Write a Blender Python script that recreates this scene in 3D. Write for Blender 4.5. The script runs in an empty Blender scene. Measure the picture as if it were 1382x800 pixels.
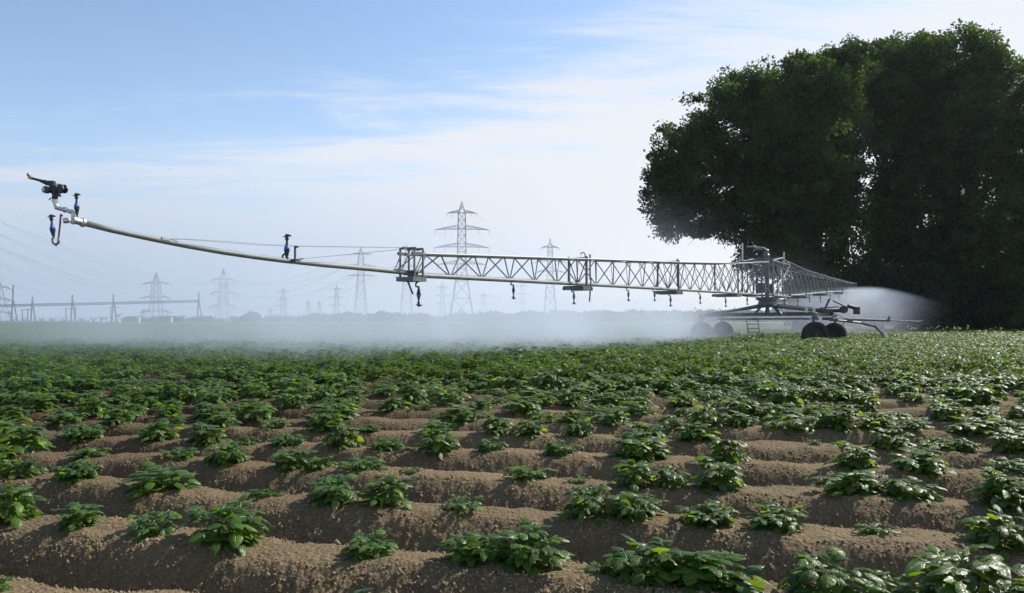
import bpy, math, random
import numpy as np
from mathutils import Vector, Matrix

# ------------------------------------------------------------------ camera, world, sun, exposure
SC = bpy.context.scene
COL = SC.collection
FPX, PITCH, CZ = 1075.0, math.atan(33.0 / 1075.0), 1.07
SUN_AZ, SUN_EL = math.radians(54), math.radians(40)      # azimuth to the right of the view direction (+Y)

cam_d = bpy.data.cameras.new("camera"); cam = bpy.data.objects.new("camera", cam_d); COL.objects.link(cam)
cam.location = (0, 0, CZ); cam.rotation_euler = (math.pi / 2 + PITCH, 0, 0)
cam_d.sensor_width = 36; cam_d.lens = FPX / 1382 * 36; cam_d.clip_start = 0.05; cam_d.clip_end = 6000
SC.camera = cam

sun_dir = Vector((math.sin(SUN_AZ) * math.cos(SUN_EL), math.cos(SUN_AZ) * math.cos(SUN_EL), math.sin(SUN_EL)))
sl = bpy.data.lights.new("sun", 'SUN'); sl.energy = 5.0; sl.angle = math.radians(0.53); sl.color = (1.0, 0.94, 0.84)
so = bpy.data.objects.new("sun", sl); COL.objects.link(so); so.location = (30, 30, 60)
so.rotation_euler = sun_dir.to_track_quat('Z', 'Y').to_euler()

W = bpy.data.worlds.new("World"); SC.world = W; W.use_nodes = True
nt = W.node_tree; nt.nodes.clear()
def wn(t, **k):
    n = nt.nodes.new(t)
    for a, b in k.items(): setattr(n, a, b)
    return n
wo = wn('ShaderNodeOutputWorld'); bg = wn('ShaderNodeBackground'); bg.inputs[1].default_value = 0.128
sky = wn('ShaderNodeTexSky', sky_type='NISHITA', sun_disc=False, sun_elevation=SUN_EL, sun_rotation=SUN_AZ,
         air_density=1.0, dust_density=0.5, ozone_density=1.6, altitude=100)
tc = wn('ShaderNodeTexCoord')
sep = wn('ShaderNodeSeparateXYZ'); nt.links.new(tc.outputs['Generated'], sep.inputs[0])
# thin cirrus veil: project the view direction on a high flat layer
def math_n(op, a, b=None, clamp=False):
    n = wn('ShaderNodeMath', operation=op, use_clamp=clamp)
    for i, v in enumerate((a, b)):
        if v is None: continue
        if isinstance(v, (int, float)): n.inputs[i].default_value = v
        else: nt.links.new(v, n.inputs[i])
    return n.outputs[0]
zc = math_n('MAXIMUM', sep.outputs[2], 0.02)
zz = math_n('ADD', zc, 0.06)
px_ = math_n('DIVIDE', sep.outputs[0], zz); py_ = math_n('DIVIDE', sep.outputs[1], zz)
cmb = wn('ShaderNodeCombineXYZ'); nt.links.new(px_, cmb.inputs[0]); nt.links.new(py_, cmb.inputs[1])
mp = wn('ShaderNodeMapping'); nt.links.new(cmb.outputs[0], mp.inputs[0])
mp.inputs['Rotation'].default_value = (0, 0, math.radians(28)); mp.inputs['Scale'].default_value = (0.35, 1.1, 1)
nz = wn('ShaderNodeTexNoise'); nz.inputs['Scale'].default_value = 1.9; nz.inputs['Detail'].default_value = 7; nz.inputs['Roughness'].default_value = .67
nz.inputs['Distortion'].default_value = .35; nt.links.new(mp.outputs[0], nz.inputs[0])
# veil grows towards the sun side and the horizon
g1 = math_n('MULTIPLY', math_n('SUBTRACT', 0.25, zc), 5.0)
g2 = math_n('MULTIPLY', sep.outputs[0], 1.4)
g3 = math_n('MULTIPLY', math_n('SUBTRACT', nz.outputs[0], 0.5), 2.6)
cov = math_n('ADD', math_n('ADD', g1, g2), g3)
cov = math_n('ADD', cov, 0.62, clamp=True)
ss = wn('ShaderNodeMapRange', interpolation_type='SMOOTHERSTEP'); nt.links.new(cov, ss.inputs[0]); ss.inputs[1].default_value = 0.0
ss.inputs[2].default_value = 1.0; ss.inputs[3].default_value = 0.0; ss.inputs[4].default_value = 0.92
mx = wn('ShaderNodeMix', data_type='RGBA'); nt.links.new(ss.outputs[0], mx.inputs[0])
nt.links.new(sky.outputs[0], mx.inputs[6]); mx.inputs[7].default_value = (4.95, 5.0, 5.15, 1)
# blue-grey distant haze low in the sky, away from the sun
hz1 = wn('ShaderNodeMapRange', interpolation_type='SMOOTHSTEP'); nt.links.new(sep.outputs[2], hz1.inputs[0]); hz1.inputs[1].default_value = .24; hz1.inputs[2].default_value = .0; hz1.inputs[4].default_value = 1
hz2 = wn('ShaderNodeMapRange', interpolation_type='SMOOTHSTEP'); nt.links.new(sep.outputs[0], hz2.inputs[0]); hz2.inputs[1].default_value = .30; hz2.inputs[2].default_value = -.5; hz2.inputs[4].default_value = 1
hzf = math_n('MULTIPLY', hz1.outputs[0], hz2.outputs[0])
mx2 = wn('ShaderNodeMix', data_type='RGBA'); nt.links.new(hzf, mx2.inputs[0]); nt.links.new(mx.outputs[2], mx2.inputs[6]); mx2.inputs[7].default_value = (2.3, 2.95, 3.9, 1)
nt.links.new(mx2.outputs[2], bg.inputs[0]); nt.links.new(bg.outputs[0], wo.inputs[0])

SC.view_settings.view_transform = 'Standard'; SC.view_settings.look = 'None'
SC.view_settings.exposure = 0.47; SC.view_settings.gamma = 1.0; SC.view_settings.use_curve_mapping = False
SC.render.engine = 'CYCLES'
cy = SC.cycles
cy.use_denoising = True; cy.max_bounces = 7; cy.diffuse_bounces = 2; cy.glossy_bounces = 2; cy.transmission_bounces = 4
cy.volume_bounces = 1; cy.transparent_max_bounces = 12; cy.volume_step_rate = 1.0; cy.volume_max_steps = 96
cy.sample_clamp_indirect = 4

rng = np.random.default_rng(11)
random.seed(5)

# ------------------------------------------------------------------ helpers
def at(px, py, D):
    """the point at depth D (metres along +Y) measured at photograph position px, py"""
    u = (px - 691.0) / FPX; v = (400.0 - py) / FPX
    y = math.cos(PITCH) - v * math.sin(PITCH); z = math.sin(PITCH) + v * math.cos(PITCH)
    k = D / y
    return Vector((u * k, D, CZ + z * k))

def nodes_of(m):
    m.use_nodes = True
    return m.node_tree, m.node_tree.nodes.get('Principled BSDF')

def mat(name, col, rough=.6, metal=0., spec=.5, noise=None, bump=None):
    m = bpy.data.materials.new(name); t, b = nodes_of(m)
    b.inputs['Base Color'].default_value = (*col, 1); b.inputs['Roughness'].default_value = rough
    b.inputs['Metallic'].default_value = metal; b.inputs['Specular IOR Level'].default_value = spec
    if noise:
        sc, amt = noise
        tcn = t.nodes.new('ShaderNodeTexCoord'); n = t.nodes.new('ShaderNodeTexNoise'); n.inputs['Scale'].default_value = sc
        n.inputs['Detail'].default_value = 5
        t.links.new(tcn.outputs['Object'], n.inputs[0])
        mr = t.nodes.new('ShaderNodeMapRange'); mr.inputs[1].default_value = .3; mr.inputs[2].default_value = .7
        mr.inputs[3].default_value = 1 - amt; mr.inputs[4].default_value = 1 + amt
        t.links.new(n.outputs[0], mr.inputs[0])
        hv = t.nodes.new('ShaderNodeHueSaturation'); hv.inputs['Color'].default_value = (*col, 1)
        t.links.new(mr.outputs[0], hv.inputs['Value']); t.links.new(hv.outputs[0], b.inputs['Base Color'])
        mr2 = t.nodes.new('ShaderNodeMapRange'); mr2.inputs[3].default_value = max(.05, rough - .15); mr2.inputs[4].default_value = min(1, rough + .15)
        t.links.new(n.outputs[0], mr2.inputs[0]); t.links.new(mr2.outputs[0], b.inputs['Roughness'])
        if bump:
            bp = t.nodes.new('ShaderNodeBump'); bp.inputs['Distance'].default_value = bump; t.links.new(n.outputs[0], bp.inputs['Height'])
            t.links.new(bp.outputs[0], b.inputs['Normal'])
    return m

class MB:
    """collects tubes, boxes and turned shapes for one mesh"""
    def __init__(s): s.v = []; s.f = []; s.smooth = False
    def tube(s, p0, p1, r, n=6, r1=None, cap=True):
        p0 = Vector(p0); p1 = Vector(p1); r1 = r if r1 is None else r1
        d = p1 - p0
        if d.length < 1e-6: return
        d.normalize(); a = d.orthogonal().normalized(); b = d.cross(a); k = len(s.v)
        for p, q in ((p0, r), (p1, r1)):
            for i in range(n):
                t = 2 * math.pi * i / n; s.v.append(p + a * (math.cos(t) * q) + b * (math.sin(t) * q))
        for i in range(n): s.f.append((k + i, k + (i + 1) % n, k + n + (i + 1) % n, k + n + i))
        if cap: s.f.append(tuple(k + n - 1 - i for i in range(n))); s.f.append(tuple(k + n + i for i in range(n)))
    def path(s, pts, r, n=8, radii=None):
        pts = [Vector(p) for p in pts]; k = len(s.v); m = len(pts)
        a = None
        for j, p in enumerate(pts):
            d = (pts[min(j + 1, m - 1)] - pts[max(j - 1, 0)]).normalized()
            if a is None: a = d.orthogonal().normalized()
            a = (a - d * a.dot(d)).normalized(); b = d.cross(a); q = radii[j] if radii else r
            for i in range(n):
                t = 2 * math.pi * i / n; s.v.append(p + a * (math.cos(t) * q) + b * (math.sin(t) * q))
        for j in range(m - 1):
            for i in range(n):
                o = k + j * n; s.f.append((o + i, o + (i + 1) % n, o + n + (i + 1) % n, o + n + i))
        s.f.append(tuple(k + n - 1 - i for i in range(n))); o = k + (m - 1) * n; s.f.append(tuple(o + i for i in range(n)))
    def box(s, c, size, ax=None):
        c = Vector(c); X, Y, Z = ax if ax else (Vector((1, 0, 0)), Vector((0, 1, 0)), Vector((0, 0, 1)))
        k = len(s.v); hx, hy, hz = [q / 2 for q in size]
        for dx, dy, dz in ((-1,-1,-1),(1,-1,-1),(1,1,-1),(-1,1,-1),(-1,-1,1),(1,-1,1),(1,1,1),(-1,1,1)):
            s.v.append(c + X * (dx * hx) + Y * (dy * hy) + Z * (dz * hz))
        for q in ((0,3,2,1),(4,5,6,7),(0,1,5,4),(1,2,6,5),(2,3,7,6),(3,0,4,7)): s.f.append(tuple(k + i for i in q))
    def lathe(s, c, axis, prof, n=16):
        """prof: (distance along axis, radius)"""
        c = Vector(c); d = Vector(axis).normalized(); a = d.orthogonal().normalized(); b = d.cross(a); k = len(s.v)
        for h, r in prof:
            for i in range(n):
                t = 2 * math.pi * i / n; s.v.append(c + d * h + a * (math.cos(t) * r) + b * (math.sin(t) * r))
        for j in range(len(prof) - 1):
            for i in range(n):
                o = k + j * n; s.f.append((o + i, o + (i + 1) % n, o + n + (i + 1) % n, o + n + i))
        s.f.append(tuple(k + n - 1 - i for i in range(n))); o = k + (len(prof) - 1) * n; s.f.append(tuple(o + i for i in range(n)))
    def build(s, name, m, parent=None, smooth=False):
        me = bpy.data.meshes.new(name); org = Vector((0, 0, 0)) if parent is None else world_loc(parent)
        me.from_pydata([tuple(p - org) for p in s.v], [], s.f); me.validate(); me.materials.append(m)
        if smooth: me.polygons.foreach_set('use_smooth', [True] * len(me.polygons))
        o = bpy.data.objects.new(name, me); COL.objects.link(o)
        if parent is not None: o.parent = parent
        return o

def world_loc(o):
    p = Vector(o.location); q = o.parent
    while q is not None: p += q.location; q = q.parent
    return p

def tag(o, label=None, cat=None, group=None, kind=None):
    for k, v in (('label', label), ('category', cat), ('group', group), ('kind', kind)):
        if v: o[k] = v
    return o

def empty(name, loc, label, cat, group=None):
    o = bpy.data.objects.new(name, None); COL.objects.link(o); o.location = loc; o.empty_display_size = .2
    return tag(o, label, cat, group)

def np_mesh(name, V, F, m, uv=None, smooth=False, link=True, rnd=None):
    V = np.asarray(V, np.float32); F = np.asarray(F, np.int32); k = F.shape[1]
    me = bpy.data.meshes.new(name); me.vertices.add(len(V)); me.vertices.foreach_set('co', V.ravel())
    me.loops.add(F.size); me.loops.foreach_set('vertex_index', F.ravel())
    me.polygons.add(len(F)); me.polygons.foreach_set('loop_start', np.arange(0, F.size, k, dtype=np.int32))
    if uv is not None:
        l = me.uv_layers.new(name='UVMap'); l.data.foreach_set('uv', np.asarray(uv, np.float32)[F.ravel()].ravel())
    if rnd is not None:
        at_ = me.attributes.new('tint', 'FLOAT', 'POINT'); at_.data.foreach_set('value', np.asarray(rnd, np.float32))
    me.update(calc_edges=True)
    if smooth: me.polygons.foreach_set('use_smooth', np.ones(len(F), bool))
    me.materials.append(m)
    if not link: return me
    o = bpy.data.objects.new(name, me); COL.objects.link(o); return o

def vnoise(x, y, seed=0):
    """value noise, about -1..1"""
    xi = np.floor(x).astype(np.int64); yi = np.floor(y).astype(np.int64); fx = x - xi; fy = y - yi
    fx = fx * fx * (3 - 2 * fx); fy = fy * fy * (3 - 2 * fy)
    def h(a, b):
        n = (a * 374761393 + b * 668265263 + seed * 1442695041) & 0x7fffffff
        n = ((n ^ (n >> 13)) * 1274126177) & 0x7fffffff
        n = ((n ^ (n >> 16)) * 2246822519) & 0x7fffffff
        return (n & 0xffff) / 32767.5 - 1
    return (h(xi, yi) * (1 - fx) + h(xi + 1, yi) * fx) * (1 - fy) + (h(xi, yi + 1) * (1 - fx) + h(xi + 1, yi + 1) * fx) * fy

# ------------------------------------------------------------------ the ridged field
RH = 0.235
def row_m(d0): return np.interp(d0, [2.0, 3.5, 4.4, 5.2, 6.6, 9, 14], [-.31, -.29, -.255, -.225, -.16, -.12, -.09])
def xclip(x): return x / (1 + np.abs(x / 10) ** 4) ** .25
def row_phase(X, Y):
    xc = xclip(X); d0 = Y.copy()
    for _ in range(14): d0 = .5 * d0 + .5 * (Y - row_m(d0) * xc)
    w = .03 * vnoise(X * .9, d0 * .55, 3) + .02 * vnoise(X * 2.7, d0 * 1.3, 4)
    return (d0 + w - 2.77) / .766, d0
def ground_z(X, Y, fine=True):
    X = np.asarray(X, float); Y = np.asarray(Y, float)
    ph, d0 = row_phase(X, Y); c = .5 + .5 * np.cos(2 * math.pi * ph)
    prof = np.sin(c * math.pi / 2) ** 0.8
    k = np.round(ph)
    hgt = RH * (1 + .07 * vnoise(X * .8 + k * 7.3, k * 3.1, 8) + .06 * vnoise(X * 2.3 + k * 5, k, 9))
    z = hgt * prof
    fade = np.clip((60 - Y) / 30, 0, 1)
    z = z * fade + (1 - fade) * RH * .8
    near = np.clip((16 - Y) / 6, 0, 1)
    z += .012 * vnoise(X * 5, Y * 5, 11) * fade
    if fine:
        side = .35 + .65 * (1 - c)            # crumbs lie on the flanks, the crown of a ridge is washed smooth
        a = vnoise(X * 14, Y * 14, 12); b = vnoise(X * 31, Y * 31, 13); e = vnoise(X * 68, Y * 68, 14); g = vnoise(X * 130, Y * 130, 15)
        z += near * (.010 * a * (side ** .6) + .027 * (side - .28) * np.abs(b) + .017 * (side - .28) * np.abs(e) + .004 * g * side)
    return z

def geo(a, b, r):
    out = [a]
    while out[-1] < b: out.append(out[-1] * r)
    return out
ys = np.array(geo(1.25, 16, 1.0029) + geo(16.1, 70, 1.008) + geo(71, 1900, 1.05))
t_in = np.linspace(-.98, .98, 1080); t_out = np.array([1.1, 1.3, 1.6, 2.0])
tt = np.concatenate([-t_out[::-1], t_in, t_out])
YY, TT = np.meshgrid(ys, tt, indexing='ij'); XX = TT * (YY * .78 + .5)
ZZ = ground_z(XX, YY)
nr, nc = XX.shape
V = np.stack([XX, YY, ZZ], -1).reshape(-1, 3)
I = np.arange(nr * nc).reshape(nr, nc)
F = np.stack([I[:-1, :-1], I[:-1, 1:], I[1:, 1:], I[1:, :-1]], -1).reshape(-1, 4)

def soil_mat():
    m = bpy.data.materials.new("soil"); t, b = nodes_of(m); N = t.nodes; L = t.links
    g = N.new('ShaderNodeNewGeometry'); n1 = N.new('ShaderNodeTexNoise'); n1.inputs['Scale'].default_value = 1.1; n1.inputs['Detail'].default_value = 6
    n2 = N.new('ShaderNodeTexNoise'); n2.inputs['Scale'].default_value = 60; n2.inputs['Detail'].default_value = 6; n2.inputs['Roughness'].default_value = .7
    v = N.new('ShaderNodeTexVoronoi'); v.inputs['Scale'].default_value = 55
    v2 = N.new('ShaderNodeTexVoronoi'); v2.inputs['Scale'].default_value = 5.5; v2.feature = 'DISTANCE_TO_EDGE'
    nd = N.new('ShaderNodeTexNoise'); nd.inputs['Scale'].default_value = 7; nd.inputs['Detail'].default_value = 4
    for q in (n1, n2, v, nd): L.new(g.outputs['Position'], q.inputs['Vector'])
    vm = N.new('ShaderNodeVectorMath'); vm.operation = 'MULTIPLY_ADD'; L.new(nd.outputs['Color'], vm.inputs[0]); vm.inputs[1].default_value = (.35, .35, .35)
    L.new(g.outputs['Position'], vm.inputs[2]); L.new(vm.outputs[0], v2.inputs['Vector'])
    cr = N.new('ShaderNodeValToRGB'); e = cr.color_ramp.elements
    e[0].position = .25; e[0].color = (.070, .052, .027, 1); e[1].position = .75; e[1].color = (.235, .175, .097, 1)
    mxa = N.new('ShaderNodeMath'); mxa.operation = 'MULTIPLY_ADD'; L.new(n2.outputs[0], mxa.inputs[0]); mxa.inputs[1].default_value = .62
    mm = N.new('ShaderNodeMath'); mm.operation = 'MULTIPLY'; L.new(n1.outputs[0], mm.inputs[0]); mm.inputs[1].default_value = .42
    L.new(mm.outputs[0], mxa.inputs[2]); L.new(mxa.outputs[0], cr.inputs[0])
    # pale crumbs
    st = N.new('ShaderNodeMath'); st.operation = 'LESS_THAN'; L.new(v.outputs['Distance'], st.inputs[0]); st.inputs[1].default_value = .34
    sp = N.new('ShaderNodeSeparateColor'); L.new(v.outputs['Color'], sp.inputs[0])
    gt = N.new('ShaderNodeMath'); gt.operation = 'GREATER_THAN'; L.new(sp.outputs[0], gt.inputs[0]); gt.inputs[1].default_value = .62
    pm = N.new('ShaderNodeMath'); pm.operation = 'MULTIPLY'; L.new(st.outputs[0], pm.inputs[0]); L.new(gt.outputs[0], pm.inputs[1])
    pk = N.new('ShaderNodeMath'); pk.operation = 'MULTIPLY'; L.new(pm.outputs[0], pk.inputs[0]); pk.inputs[1].default_value = .5
    mx1 = N.new('ShaderNodeMix'); mx1.data_type = 'RGBA'; L.new(pk.outputs[0], mx1.inputs[0]); L.new(cr.outputs[0], mx1.inputs[6]); mx1.inputs[7].default_value = (.30, .235, .145, 1)
    # watered part of the field is darker: noise-edged band that begins a dozen metres out
    spx = N.new('ShaderNodeSeparateXYZ'); L.new(g.outputs['Position'], spx.inputs[0])
    # signed distance behind the line the boom has crossed, with a ragged edge
    ma = N.new('ShaderNodeMath'); ma.operation = 'MULTIPLY'; L.new(spx.outputs[0], ma.inputs[0]); ma.inputs[1].default_value = -.85
    mb2 = N.new('ShaderNodeMath'); mb2.operation = 'MULTIPLY_ADD'; L.new(spx.outputs[1], mb2.inputs[0]); mb2.inputs[1].default_value = .52; L.new(ma.outputs[0], mb2.inputs[2])
    mr = N.new('ShaderNodeMapRange'); L.new(mb2.outputs[0], mr.inputs[0]); mr.inputs[1].default_value = 3.0; mr.inputs[2].default_value = 7.0
    hv = N.new('ShaderNodeMix'); hv.data_type = 'RGBA'; hv.blend_type = 'MULTIPLY'; L.new(mr.outputs[0], hv.inputs[0]); L.new(mx1.outputs[2], hv.inputs[6]); hv.inputs[7].default_value = (.42, .36, .34, 1)
    L.new(hv.outputs[2], b.inputs['Base Color'])
    b.inputs['Roughness'].default_value = .95; b.inputs['Specular IOR Level'].default_value = .15
    b1 = N.new('ShaderNodeBump'); b1.inputs['Distance'].default_value = .012; b1.inputs['Strength'].default_value = .9; L.new(n2.outputs[0], b1.inputs['Height'])
    inv = N.new('ShaderNodeMath'); inv.operation = 'SUBTRACT'; inv.inputs[0].default_value = 1; L.new(v.outputs['Distance'], inv.inputs[1])
    b2 = N.new('ShaderNodeBump'); b2.inputs['Distance'].default_value = .008; b2.inputs['Strength'].default_value = .8; L.new(inv.outputs[0], b2.inputs['Height']); L.new(b1.outputs[0], b2.inputs['Normal'])
    ck = N.new('ShaderNodeMapRange'); L.new(v2.outputs[0], ck.inputs[0]); ck.inputs[2].default_value = .018
    b3 = N.new('ShaderNodeBump'); b3.inputs['Distance'].default_value = .008; b3.inputs['Strength'].default_value = .5; L.new(ck.outputs[0], b3.inputs['Height']); L.new(b2.outputs[0], b3.inputs['Normal'])
    L.new(b3.outputs[0], b.inputs['Normal'])
    return m
field = np_mesh("field_ground", V, F, soil_mat(), smooth=True)
tag(field, "ridged brown soil of the potato field", None, None, 'structure')
del V, F, XX, YY, TT

# ------------------------------------------------------------------ potato plants
def leaf_mat(name, dark, light, veins=True, gloss=.34, trans=.25):
    m = bpy.data.materials.new(name); t, b = nodes_of(m); N = t.nodes; L = t.links
    uvn = N.new('ShaderNodeUVMap'); sp = N.new('ShaderNodeSeparateXYZ'); L.new(uvn.outputs[0], sp.inputs[0])
    a = N.new('ShaderNodeAttribute'); a.attribute_name = 'tint'
    g = N.new('ShaderNodeNewGeometry')
    n = N.new('ShaderNodeTexNoise'); n.inputs['Scale'].default_value = 9 if veins else .35; n.inputs['Detail'].default_value = 3; L.new(g.outputs['Position'], n.inputs['Vector'])
    ad = N.new('ShaderNodeMath'); ad.operation = 'MULTIPLY_ADD'; L.new(n.outputs[0], ad.inputs[0]); ad.inputs[1].default_value = .5; L.new(a.outputs['Fac'], ad.inputs[2])
    mr = N.new('ShaderNodeMapRange'); L.new(ad.outputs[0], mr.inputs[0]); mr.inputs[1].default_value = .15; mr.inputs[2].default_value = 1.35
    mx = N.new('ShaderNodeMix'); mx.data_type = 'RGBA'; L.new(mr.outputs[0], mx.inputs[0]); mx.inputs[6].default_value = (*dark, 1); mx.inputs[7].default_value = (*light, 1)
    colr = mx.outputs[2]
    if veins:
        ab = N.new('ShaderNodeMath'); ab.operation = 'ABSOLUTE'; L.new(sp.outputs[0], ab.inputs[0])
        s1 = N.new('ShaderNodeMath'); s1.operation = 'MULTIPLY_ADD'; L.new(ab.outputs[0], s1.inputs[0]); s1.inputs[1].default_value = -.38; L.new(sp.outputs[1], s1.inputs[2])
        s2 = N.new('ShaderNodeMath'); s2.operation = 'MULTIPLY'; L.new(s1.outputs[0], s2.inputs[0]); s2.inputs[1].default_value = 41
        s3 = N.new('ShaderNodeMath'); s3.operation = 'SINE'; L.new(s2.outputs[0], s3.inputs[0])
        s4 = N.new('ShaderNodeMapRange'); L.new(s3.outputs[0], s4.inputs[0]); s4.inputs[1].default_value = .80; s4.inputs[2].default_value = 1.0
        s5 = N.new('ShaderNodeMapRange'); L.new(ab.outputs[0], s5.inputs[0]); s5.inputs[1].default_value = .09; s5.inputs[2].default_value = .02
        s6 = N.new('ShaderNodeMath'); s6.operation = 'MAXIMUM'; L.new(s4.outputs[0], s6.inputs[0]); L.new(s5.outputs[0], s6.inputs[1])
        s7 = N.new('ShaderNodeMath'); s7.operation = 'MULTIPLY'; L.new(s6.outputs[0], s7.inputs[0]); s7.inputs[1].default_value = .3
        m2 = N.new('ShaderNodeMix'); m2.data_type = 'RGBA'; L.new(s7.outputs[0], m2.inputs[0]); L.new(colr, m2.inputs[6]); m2.inputs[7].default_value = (light[0] * 1.9, light[1] * 1.5, light[2] * 1.8, 1)
        colr = m2.outputs[2]
        iv = N.new('ShaderNodeMath'); iv.operation = 'SUBTRACT'; iv.inputs[0].default_value = 1; L.new(s6.outputs[0], iv.inputs[1])
        bp = N.new('ShaderNodeBump'); bp.inputs['Distance'].default_value = .0022; bp.inputs['Strength'].default_value = .8; L.new(iv.outputs[0], bp.inputs['Height'])
        nn = N.new('ShaderNodeTexNoise'); nn.inputs['Scale'].default_value = 130; L.new(g.outputs['Position'], nn.inputs['Vector'])
        bp2 = N.new('ShaderNodeBump'); bp2.inputs['Distance'].default_value = .004; bp2.inputs['Strength'].default_value = .55; L.new(nn.outputs[0], bp2.inputs['Height']); L.new(bp.outputs[0], bp2.inputs['Normal'])
        L.new(bp2.outputs[0], b.inputs['Normal'])
    L.new(colr, b.inputs['Base Color']); b.inputs['Roughness'].default_value = gloss; b.inputs['Specular IOR Level'].default_value = .46 if veins else .15
    tr = N.new('ShaderNodeBsdfTranslucent'); hs = N.new('ShaderNodeHueSaturation'); hs.inputs['Hue'].default_value = .475; hs.inputs['Saturation'].default_value = 1.1; hs.inputs['Value'].default_value = 2.3
    L.new(colr, hs.inputs['Color']); L.new(hs.outputs[0], tr.inputs['Color'])
    ms = N.new('ShaderNodeMixShader'); ms.inputs[0].default_value = trans; L.new(b.outputs[0], ms.inputs[1]); L.new(tr.outputs[0], ms.inputs[2])
    L.new(ms.outputs[0], N['Material Output'].inputs['Surface'])
    return m
M_POT = leaf_mat("potato_leaf", (.012, .046, .005), (.105, .215, .020), gloss=.38, trans=.42)
M_STEM = mat("potato_stem", (.10, .17, .045), .5, noise=(30, .3))

def leaflet_grid(nu, nv):
    us = np.linspace(-1, 1, nu + 1); vs = np.linspace(0, 1, nv + 1)
    U, Vv = np.meshgrid(us, vs, indexing='xy')
    idx = np.arange((nu + 1) * (nv + 1)).reshape(nv + 1, nu + 1)
    Fq = np.stack([idx[:-1, :-1], idx[:-1, 1:], idx[1:, 1:], idx[1:, :-1]], -1).reshape(-1, 4)
    return U.ravel(), Vv.ravel(), Fq

def blades(P, D, Nn, Ln, Wd, droop, fold, nu, nv, r):
    """vectorised leaflets: P base, D direction, Nn up normal, Ln length, Wd half width"""
    U, Vv, Fq = leaflet_grid(nu, nv); n = len(P)
    S = np.cross(D, Nn); S /= np.linalg.norm(S, axis=1)[:, None] + 1e-9; Nn = np.cross(S, D)
    wprof = np.sin(np.pi * np.clip(Vv, 0.03, 1) ** .72) ** .8 * (1 - .12 * Vv); wprof[Vv > .999] = .03; wprof[Vv < .001] = .12
    ang = droop[:, None] * Vv[None, :]
    along = Ln[:, None] * np.sin(np.maximum(ang, 1e-3)) / np.maximum(droop[:, None], 1e-3); down = -Ln[:, None] * (1 - np.cos(ang)) / np.maximum(droop[:, None], 1e-3)
    side = Wd[:, None] * U[None, :] * wprof[None, :]
    lift = fold[:, None] * np.abs(side) + r.normal(0, .06, (n, len(U))) * Wd[:, None] * (np.abs(U)[None, :] > .2) * (nv > 2)
    # margins curl down
    lift -= .55 * Wd[:, None] * (np.abs(U)[None, :] ** 3) * wprof[None, :] * (nu > 2)
    pts = P[:, None, :] + along[..., None] * D[:, None, :] + side[..., None] * S[:, None, :] + (down + lift)[..., None] * Nn[:, None, :]
    V = pts.reshape(-1, 3); F = (Fq[None] + (np.arange(n) * len(U))[:, None, None]).reshape(-1, 4)
    uv = np.tile(np.stack([U, Vv], -1), (n, 1))
    return V, F, uv

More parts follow.
